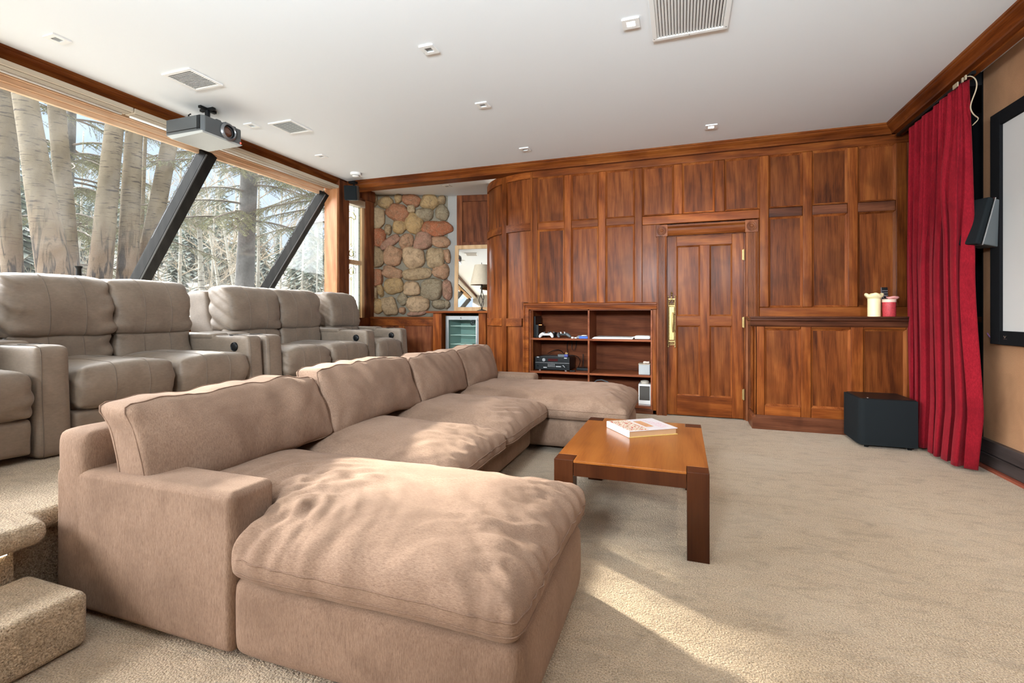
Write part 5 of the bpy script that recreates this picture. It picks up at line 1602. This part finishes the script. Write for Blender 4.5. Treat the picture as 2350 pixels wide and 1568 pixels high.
for z in (0.98, 0.845, 0.71, 0.5, 0.3):
    w = MB()
    for k in range(26):
        x = FX0 + 0.06 + k * (FX1 - FX0 - 0.12) / 25
        w.tube([(x, FY + 0.07, z), (x, 6.88, z)], 0.0022, 4)
    w.tube([(FX0 + 0.05, FY + 0.07, z), (FX1 - 0.05, FY + 0.07, z)], 0.005, 6).tube([(FX0 + 0.05, 6.87, z), (FX1 - 0.05, 6.87, z)], 0.004, 6)
    obj('wire_shelf', w, M['white'], fg)

mr = thing('mirror', 'oak framed mirror leaning on the counter beside the stone wall', 'mirror', (-3.0, 6.88, 1.2))
MM = Matrix.Translation((-3.335, 6.80, 1.203)) @ Matrix.Rotation(math.radians(8), 4, 'Z') @ Matrix.Rotation(math.radians(-3.0), 4, 'X')
mw, mh, mf = 0.64, 1.03, 0.062
obj('silvering', MB().box(mf - 0.005, mw - mf + 0.005, 0.010, 0.018, mf - 0.005, mh - mf + 0.005, MM), M['mirror'], mr)
for q in ((0, mf, 0, mh), (mw - mf, mw, 0, mh), (mf, mw - mf, 0, mf), (mf, mw - mf, mh - mf, mh)):
    obj('frame_bar', MB().box(q[0], q[1], 0.0, 0.022, q[2], q[3], MM), M['mirror_frame'], mr, bevel=0.004)
lp = thing('table_lamp', 'twisted bronze table lamp with tapered parchment shade on the counter', 'table lamp', (-2.79, 6.62, 1.2))
o = obj('shade', MB().lathe([(0.172, 1.588), (0.105, 1.885), (0.102, 1.885), (0.169, 1.588)], (-2.79, 6.62, 0), 40), M['shade'], lp, smooth=True, angle=60)
obj('fitter', MB().tube([(-2.79, 6.62, 1.58), (-2.79, 6.62, 1.62)], 0.012, 10).tube([(-2.895, 6.62, 1.86), (-2.685, 6.62, 1.86)], 0.003, 6).tube([(-2.79, 6.62, 1.62), (-2.79, 6.62, 1.92)], 0.004, 6), M['bronze'], lp)
stm = MB()
for k in range(3):
    a0 = 2 * PI * k / 3
    pts = []
    for i in range(25):
        t = i / 24
        r = 0.006 + 0.034 * math.sin(PI * min(1, t * 1.25)) ** 2 * (t < 0.8)
        a = a0 + 4.0 * t
        pts.append((-2.79 + r * math.cos(a), 6.62 + r * math.sin(a), 1.225 + 0.36 * t))
    stm.tube(pts, 0.0055, 8)
obj('stem', stm, M['bronze'], lp, smooth=True)
obj('base', MB().lathe([(0, 0), (0.07, 0), (0.07, 0.008), (0.02, 0.022), (0, 0.03)], (-2.79, 6.62, 1.2025), 28), M['bronze'], lp, smooth=True, angle=40)
# ------------------------------------------------------------------ outdoors beyond the glass
def ground_z(x, y):
    d = max(0.0, -x - 11.0)
    return -0.7 + 0.22 * d + 0.35 * nz(x * 0.12, y * 0.12, 0, 2) + min(1.0, d) * 0.6 * nz(x * 0.3, y * 0.3, 0, 5)


gb = bmesh.new()
gx, gy = lin(-6.2, -62, 60), lin(-34, 66, 70)
vv_ = [[gb.verts.new((x, y, ground_z(x, y))) for y in gy] for x in gx]
for a, b in zip(vv_, vv_[1:]):
    for j in range(len(gy) - 1):
        gb.faces.new((a[j], a[j + 1], b[j + 1], b[j]))
gm, nt, bs = newmat('pale_brushy_slope')
v = coords(nt)
f1 = tex(nt, coords(nt, (1, 1, 1)), 0.5, 5, 0.7, 0.6)
f2 = tex(nt, v, 6, 4, 0.75)
c = ramp(nt, math2(nt, 'ADD', math2(nt, 'MULTIPLY', f1, 0.6), math2(nt, 'MULTIPLY', f2, 0.4)), [(0.36, (0.15, 0.16, 0.14)), (0.47, (0.28, 0.275, 0.24)), (0.58, (0.46, 0.47, 0.48)), (0.7, (0.60, 0.63, 0.66))])
L(nt, c, bs.inputs['Base Color'])
bs.inputs['Roughness'].default_value = 1.0
bump(nt, bs, f2, 0.6, 0.2)
struct('ground_outside', gb, gm, smooth=True)


def trunk_mesh(pts, rs, n=26, rough=0.05, seed=0, flare=True):
    pts = [Vector(p) for p in pts]
    m = 46
    cum = [0]
    for a, b in zip(pts, pts[1:]):
        cum.append(cum[-1] + (b - a).length)
    def at(t):
        s = t * cum[-1]
        for i in range(len(pts) - 1):
            if s <= cum[i + 1] or i == len(pts) - 2:
                k = (s - cum[i]) / (cum[i + 1] - cum[i])
                return pts[i].lerp(pts[i + 1], k), rs[i] + (rs[i + 1] - rs[i]) * k
    bm = bmesh.new()
    rings = []
    for j in range(m + 1):
        t = j / m
        p, r = at(t)
        if flare: r *= 1 + 0.55 * max(0, 0.12 - t) / 0.12
        ring = []
        for k in range(n):
            a = 2 * PI * k / n
            d = 1 + rough * nz(math.cos(a) * 1.4, math.sin(a) * 1.4, p.z * 0.9, seed) + rough * 0.5 * nz(math.cos(a) * 4, math.sin(a) * 4, p.z * 4, seed + 2)
            ring.append(bm.verts.new((p.x + r * d * math.cos(a), p.y + r * d * math.sin(a), p.z)))
        rings.append(ring)
    for a, b in zip(rings, rings[1:]):
        for k in range(n):
            l = (k + 1) % n
            bm.faces.new((a[k], a[l], b[l], b[k]))
    return bm


def twigs(mb, p, d, ln, r, depth, rg, n=4, droop=0.0):
    """bare branching, thinner with each fork"""
    pts, q, e = [p], p.copy(), d.normalized()
    k = 4
    for i in range(k):
        e = (e + Vector((rg.uniform(-1, 1), rg.uniform(-1, 1), rg.uniform(-0.6, 0.8) - droop)) * 0.16).normalized()
        q = q + e * ln / k
        pts.append(q.copy())
    mb.tube(pts, [max(0.0025, r * (1 - 0.55 * i / k)) for i in range(k + 1)], n, cap=False)
    if depth > 0:
        for i in range(1, k + 1):
            for _ in range(2 if depth > 1 else 1):
                s = Vector((rg.uniform(-1, 1), rg.uniform(-1, 1), rg.uniform(-0.1, 0.9)))
                twigs(mb, pts[i], (e * 0.7 + s * 0.9), ln * rg.uniform(0.4, 0.62), r * 0.5, depth - 1, rg, 3, droop)


def line_ext(a, b, z):
    t = (z - a[2]) / (b[2] - a[2])
    return (a[0] + (b[0] - a[0]) * t, a[1] + (b[1] - a[1]) * t, z)


ASP = [
    ((-8.87, 4.10, 1.77), (-8.99, 4.06, 4.35), 0.118, 0.128, 'thick pale aspen trunk at the outer edge of the window'),
    ((-7.58, 3.92, 1.66), (-7.95, 3.79, 4.01), 0.172, 0.122, 'widest pale aspen trunk with a deeply furrowed foot'),
    ((-8.57, 4.63, 1.76), (-8.79, 4.56, 4.31), 0.113, 0.105, 'pale aspen trunk just behind the widest furrowed one'),
    ((-7.95, 4.64, 1.70), (-7.74, 4.71, 3.91), 0.146, 0.109, 'pale aspen trunk leaning towards the projector, before its close twin'),
    ((-7.89, 4.97, 1.69), (-7.79, 5.01, 3.93), 0.133, 0.108, 'spotted aspen trunk in a close pair with a slender stem beside'),
    ((-8.63, 5.67, 2.79), (-8.58, 5.69, 4.05), 0.033, 0.027, 'very slender dark spotted aspen stem against the close trunk pair'),
    ((-7.84, 5.31, 2.46), (-7.58, 5.40, 3.87), 0.124, 0.112, 'aspen trunk leaning behind the dark sloping rafter'),
]
for n_, (a, b, r0, r1, lab) in enumerate(ASP):
    base = line_ext(a, b, -0.9)
    top = line_ext(a, b, 9.5)
    gz = -0.9
    t = thing('aspen_tree', lab, 'tree', (base[0], base[1], gz), 'aspen trunks outside the window')
    rr = r1 + (r1 - r0) * 0.3
    pts = [base, a, b, top]
    bmm = trunk_mesh(pts, [r0 * 1.25, r0, r1, max(0.02, r1 * 0.7)], seed=n_ * 3.3, rough=0.06)
    obj('trunk', bmm, M['aspen'], t, smooth=True)
    rg = random.Random(50 + n_)
    br = MB()
    for k in range(5):
        z = rg.uniform(4.6, 8.5)
        p = Vector(line_ext(a, b, z))
        an = rg.uniform(0, 2 * PI)
        twigs(br, p, Vector((math.cos(an), math.sin(an), 0.5)), rg.uniform(1.0, 1.8), 0.03, 1, rg)
    obj('branches', br, M['twig'], t)


def spruce(label, base, top_z, r0, r1, seed, zr, nb, lr, azr, cone=True):
    rg = random.Random(seed)
    t = thing('spruce_tree', label, 'tree', (base[0], base[1], base[2]), None)
    B = Vector(base)
    lean = Vector((0.04, 0.01, 1))
    tp = B + lean * (top_z - base[2])
    obj('trunk', trunk_mesh([B, tp], [r0, r1], rough=0.09, seed=seed), M['spruce_bark'], t, smooth=True)
    br = MB()
    V_, F_ = [], []
    wl_ = wloc(t)
    for b in range(nb):
        z = rg.uniform(*zr)
        az = rg.uniform(*azr)
        Lb = rg.uniform(*lr)
        o_ = B + lean * (z - base[2])
        d = Vector((math.cos(az), math.sin(az), 0))
        side = Vector((-d.y, d.x, 0))
        k = 9
        pts = []
        for i in range(k + 1):
            s = i / k
            pts.append(o_ + d * (Lb * s) + side * (0.18 * Lb * s * s * rg.uniform(-1, 1) * 0.3) + Vector((0, 0, Lb * (0.06 * s - 0.42 * s * s + 0.13 * s ** 3))))
        br.tube(pts, [0.022 * (1 - 0.85 * i / k) + 0.003 for i in range(k + 1)], 5, cap=False)
        nt_ = int(Lb / 0.062)
        for q in range(nt_):
            s = 0.14 + 0.86 * q / nt_
            i = min(k - 1, int(s * k))
            p = pts[i].lerp(pts[i + 1], s * k - i)
            ax = (pts[i + 1] - pts[i]).normalized()
            for sg in (-1, 1):
                tl = rg.uniform(0.22, 0.5) * (1.05 - 0.55 * s)
                td = (ax * 0.8 + side * sg * rg.uniform(0.6, 1.0) + Vector((0, 0, rg.uniform(-0.75, -0.1)))).normalized()
                tip = p + td * tl + Vector((0, 0, -0.12 * tl))
                br.tube([p, tip], [0.004, 0.002], 3, cap=False)
                nn = int(tl / 0.012)
                for c in range(nn):
                    w = c / nn
                    st = p.lerp(tip, w)
                    nd = (td * 0.9 + Vector((rg.uniform(-1, 1), rg.uniform(-1, 1), rg.uniform(-1, 1))) * 0.85).normalized()
                    le = rg.uniform(0.030, 0.055)
                    wd = nd.cross(Vector((rg.uniform(-1, 1), rg.uniform(-1, 1), rg.uniform(-1, 1)))).normalized() * 0.0048
                    n0 = len(V_)
                    V_.extend([tuple(st - wd - wl_), tuple(st + wd - wl_), tuple(st + nd * le - wl_)])
                    F_.append((n0, n0 + 1, n0 + 2))
    obj('branches', br, M['branch'], t)
    me = bpy.data.meshes.new('needles')
    me.from_pydata(V_, [], F_)
    me.materials.append(M['needle'])
    o = bpy.data.objects.new('needles', me)
    COL.objects.link(o)
    o.parent = t
    return t


spruce('big grey spruce trunk in the second window bay with drooping sprays', (-8.2, 7.21, -0.9), 10.0, 0.185, 0.10, 5, (2.9, 6.2), 30, (1.3, 2.6), (-2.9, 1.2))
spruce('drooping green spruce between the pale aspen trunks', (-12.1, 6.36, -0.5), 11.0, 0.10, 0.06, 6, (2.0, 7.5), 44, (1.5, 3.0), (-1.6, 2.4))
spruce('spruce boughs hanging near the corner post, trunk out of view', (-7.1, 9.3, -0.9), 10.0, 0.17, 0.1, 7, (3.0, 6.2), 24, (1.6, 2.8), (-3.0, -1.0))
spruce('dark spruce showing behind the outermost aspen trunk', (-12.2, 4.9, -0.4), 11.0, 0.16, 0.1, 8, (2.5, 8.0), 16, (1.5, 2.6), (-1.5, 1.5))


def young(label, a, b, r0, r1, seed, group=None):
    rg = random.Random(seed)
    base = line_ext(a, b, ground_z(a[0], a[1]) - 0.1)
    t = thing('young_aspen', label, 'tree', base, group)
    pts = [Vector(base), Vector(a), Vector(b), Vector(line_ext(a, b, b[2] + 1.8))]
    mid = []
    for i in range(13):
        s = i / 12 * 3
        j = min(2, int(s))
        q = pts[j].lerp(pts[j + 1], s - j)
        mid.append(q + Vector((0.05 * nz(q.z * 0.8, seed, 0), 0.05 * nz(q.z * 0.8, 0, seed), 0)))
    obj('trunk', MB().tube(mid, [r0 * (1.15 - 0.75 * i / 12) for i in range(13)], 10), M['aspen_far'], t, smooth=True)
    tw = MB()
    for k in range(9):
        q = mid[rg.randint(4, 12)]
        an = rg.uniform(0, 2 * PI)
        twigs(tw, q, Vector((math.cos(an), math.sin(an), 0.7)), rg.uniform(0.6, 1.2), 0.014, 2, rg, 4)
    obj('twigs', tw, M['twig'], t)


young('slim white aspen stem before the big grey spruce trunk', (-10.28, 8.06, 1.86), (-10.37, 8.03, 3.45), 0.066, 0.05, 1)
young('crooked thin white aspen stem between slim aspen and spruce trunk', (-11.75, 9.66, 1.99), (-11.97, 9.59, 3.75), 0.047, 0.035, 2)
young('thin pale aspen stem close beside the grey spruce trunk', (-9.89, 9.25, 1.82), (-9.90, 9.25, 3.12), 0.05, 0.04, 3)
young('leaning pale aspen stem low in the second window bay', (-12.24, 10.55, 2.06), (-12.42, 10.49, 3.19), 0.055, 0.035, 4)
rg = random.Random(91)
for k in range(16):
    x = rg.uniform(-24, -12.5)
    y = -x * rg.uniform(0.45, 1.5) + rg.uniform(-1, 2)
    z = ground_z(x, y)
    young('slender leafless aspen among others on the pale slope outside', (x, y, z + 1.0), (x + rg.uniform(-0.2, 0.2), y, z + 4.0), rg.uniform(0.04, 0.075), 0.03, 100 + k, 'slender aspens on the slope')

# leafless straw coloured bushes
def bush_mesh(seed):
    rg = random.Random(seed)
    b = MB()
    for k in range(34):
        an = rg.uniform(0, 2 * PI)
        d = Vector((math.cos(an) * rg.uniform(0.2, 0.9), math.sin(an) * rg.uniform(0.2, 0.9), 1))
        twigs(b, Vector((rg.uniform(-0.3, 0.3), rg.uniform(-0.3, 0.3), 0)), d, rg.uniform(1.3, 2.4), 0.011, 1, rg, 3, 0.15)
    return b


protos = []
for s in (11, 12, 13):
    o = obj('leafless_bush', bush_mesh(s), M['twig'])
    prop(o, 'straw coloured leafless bush on the pale ground outside', 'bush', 'leafless bushes outside')
    protos.append(o)
spots = [(-9.9, 6.6), (-11.0, 8.4), (-12.8, 7.6), (-11.5, 10.8), (-14.5, 12.5), (-9.6, 10.6), (-16, 10.5), (-13.5, 15), (-18, 16), (-10.8, 13.0), (-15.5, 8.2), (-13.4, 5.2), (-17, 7.0), (-19, 19.5), (-20, 12)]
for k, (x, y) in enumerate(spots):
    o = protos[k % 3] if k < 3 else protos[k % 3].copy()
    if k >= 3: COL.objects.link(o)
    o.location = (x, y, ground_z(x, y) - 0.05)
    o.rotation_euler = (0, 0, k * 1.3)
    s = 0.8 + 0.5 * ((k * 37) % 10) / 10
    o.scale = (s, s, s)

# hazy conifers far up the slope
def conifer(seed):
    rg = random.Random(seed)
    b = MB()
    H_ = 7.5
    b.tube([(0, 0, 0), (0, 0, H_)], [0.13, 0.02], 6)
    for q in range(30):
        s = q / 30
        z = 0.8 + s * (H_ - 0.9)
        R_ = 1.75 * (1 - s) ** 0.85 + 0.12
        for w in range(11):
            a = 2 * PI * w / 11 + rg.uniform(-0.3, 0.3) + q
            r = R_ * rg.uniform(0.6, 1.1)
            dz = -0.32 * r
            p0 = Vector((0, 0, z + 0.1))
            p1 = Vector((r * math.cos(a), r * math.sin(a), z + dz))
            s_ = Vector((-math.sin(a), math.cos(a), 0)) * (0.16 * r + 0.04)
            pm = p0.lerp(p1, 0.6) + Vector((0, 0, 0.05))
            b.face([p0, pm - s_, p1])
            b.face([p0, p1, pm + s_])
    return b


cps = []
for s in (21, 22):
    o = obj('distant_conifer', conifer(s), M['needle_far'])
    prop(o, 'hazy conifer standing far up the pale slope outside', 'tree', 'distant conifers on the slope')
    cps.append(o)
rg = random.Random(17)
kept = []
for k in range(60):
    for _try in range(40):
        x = rg.uniform(-44, -19)
        y = -x * rg.uniform(0.30, 1.4)
        if all((x - a) ** 2 + (y - b) ** 2 > 7.5 for a, b in kept):
            break
    kept.append((x, y))
    o = cps[k % 2] if k < 2 else cps[k % 2].copy()
    if k >= 2: COL.objects.link(o)
    o.location = (x, y, ground_z(x, y) - 0.2)
    o.rotation_euler = (0, 0, k * 0.9)
    s = rg.uniform(0.5, 0.9)
    o.scale = (s, s, s * rg.uniform(0.95, 1.2))

# ------------------------------------------------------------------ light and camera
w = bpy.data.worlds.new('sky')
C.world = w
w.use_nodes = True
nt = w.node_tree
bgn = nt.nodes['Background']
tc = N(nt, 'ShaderNodeTexCoord')
sx = N(nt, 'ShaderNodeSeparateXYZ')
L(nt, tc.outputs['Generated'], sx.inputs[0])
cl = ramp(nt, math2(nt, 'ADD', math2(nt, 'MULTIPLY', sx.outputs['Z'], 0.5), 0.5), [(0.0, (0.30, 0.29, 0.27)), (0.48, (0.20, 0.20, 0.20)), (0.52, (0.15, 0.17, 0.195)), (0.68, (0.125, 0.165, 0.225)), (0.80, (1.0, 1.0, 1.0)), (1.0, (1.0, 1.0, 1.0))])
L(nt, cl, bgn.inputs['Color'])
bgn.inputs['Strength'].default_value = WORLD


def lamp(name, kind, loc, energy, color=(1, 1, 1), **k):
    d = bpy.data.lights.new(name, kind)
    d.energy = energy
    d.color = color
    for a, b in k.items(): setattr(d, a, b)
    o = bpy.data.objects.new(name, d)
    COL.objects.link(o)
    o.location = loc
    return o


sun = lamp('sun', 'SUN', (-20, 15, 15), SUN, (1, 0.92, 0.78), angle=math.radians(4))
sun.rotation_euler = Vector((0.82, -0.52, -0.47)).to_track_quat('-Z', 'Y').to_euler()
# broad suns added to strengthen the daylight coming through the windows
for d, e, an in (((0.85, -0.30, -0.40), GLOW, 45), ((0.74, 0.60, -0.32), GLOW * 0.7, 40)):
    o = lamp('sky_fill', 'SUN', (-20, 5, 15), e, (0.95, 0.97, 1.0), angle=math.radians(an))
    o.rotation_euler = Vector(d).to_track_quat('-Z', 'Y').to_euler()
# soft fill spots added behind the camera, unseen, to brighten the white ceiling
for x, y, z, d, e in ((-2.4, -1.3, 2.15, (0.02, 1, 0.13), 0.5), (-0.6, -1.4, 2.15, (-0.10, 1, 0.13), 1.65), (1.2, -1.2, 2.2, (0.12, 1, 0.16), 0.8)):
    o = lamp('ceiling_fill', 'SPOT', (x, y, z), UPL * e, (0.80, 0.92, 1.0), spot_size=math.radians(92), spot_blend=1.0, shadow_soft_size=0.3)
    o.rotation_euler = Vector(d).to_track_quat('-Z', 'Y').to_euler()
for x, y, e in ((-0.305, 3.193, 0.3), (0.283, 5.216, 0.8), (1.25, 3.15, 1.3), (1.25, 1.0, 0.9)):
    if y not in (3.193, 5.216):  # this unseen pair is added to brighten the carpet and curtain
        downlight(x, y, 'added square recessed ceiling fill light, out of view', True)
    lamp('downlight_beam', 'SPOT', (x, y, HC - 0.02), SPOT * e, (1, 0.91, 0.78), spot_size=math.radians(115), spot_blend=0.8, shadow_soft_size=0.05)

cam = bpy.data.cameras.new('camera')
cam.lens = 1110.0 / 2350.0 * 36.0
cam.sensor_width = 36.0
cam.shift_y = -62.0 / 2350.0
cam.clip_start = 0.05
co = bpy.data.objects.new('camera', cam)
COL.objects.link(co)
co.location = (0, 0, 1.15)
co.rotation_euler = (math.radians(90), 0, math.radians(19.27))
C.camera = co
C.view_settings.view_transform = 'Standard'
C.view_settings.look = 'None'
C.view_settings.gamma = 1.0
C.view_settings.use_curve_mapping = False
C.view_settings.exposure = EXPO
C.cycles.max_bounces = 8
C.cycles.diffuse_bounces = 4
C.cycles.glossy_bounces = 3
C.cycles.transparent_max_bounces = 10
C.cycles.caustics_reflective = False
C.cycles.caustics_refractive = False
C.cycles.sample_clamp_indirect = 6.0
C.cycles.use_adaptive_sampling = True
C.cycles.adaptive_threshold = 0.06
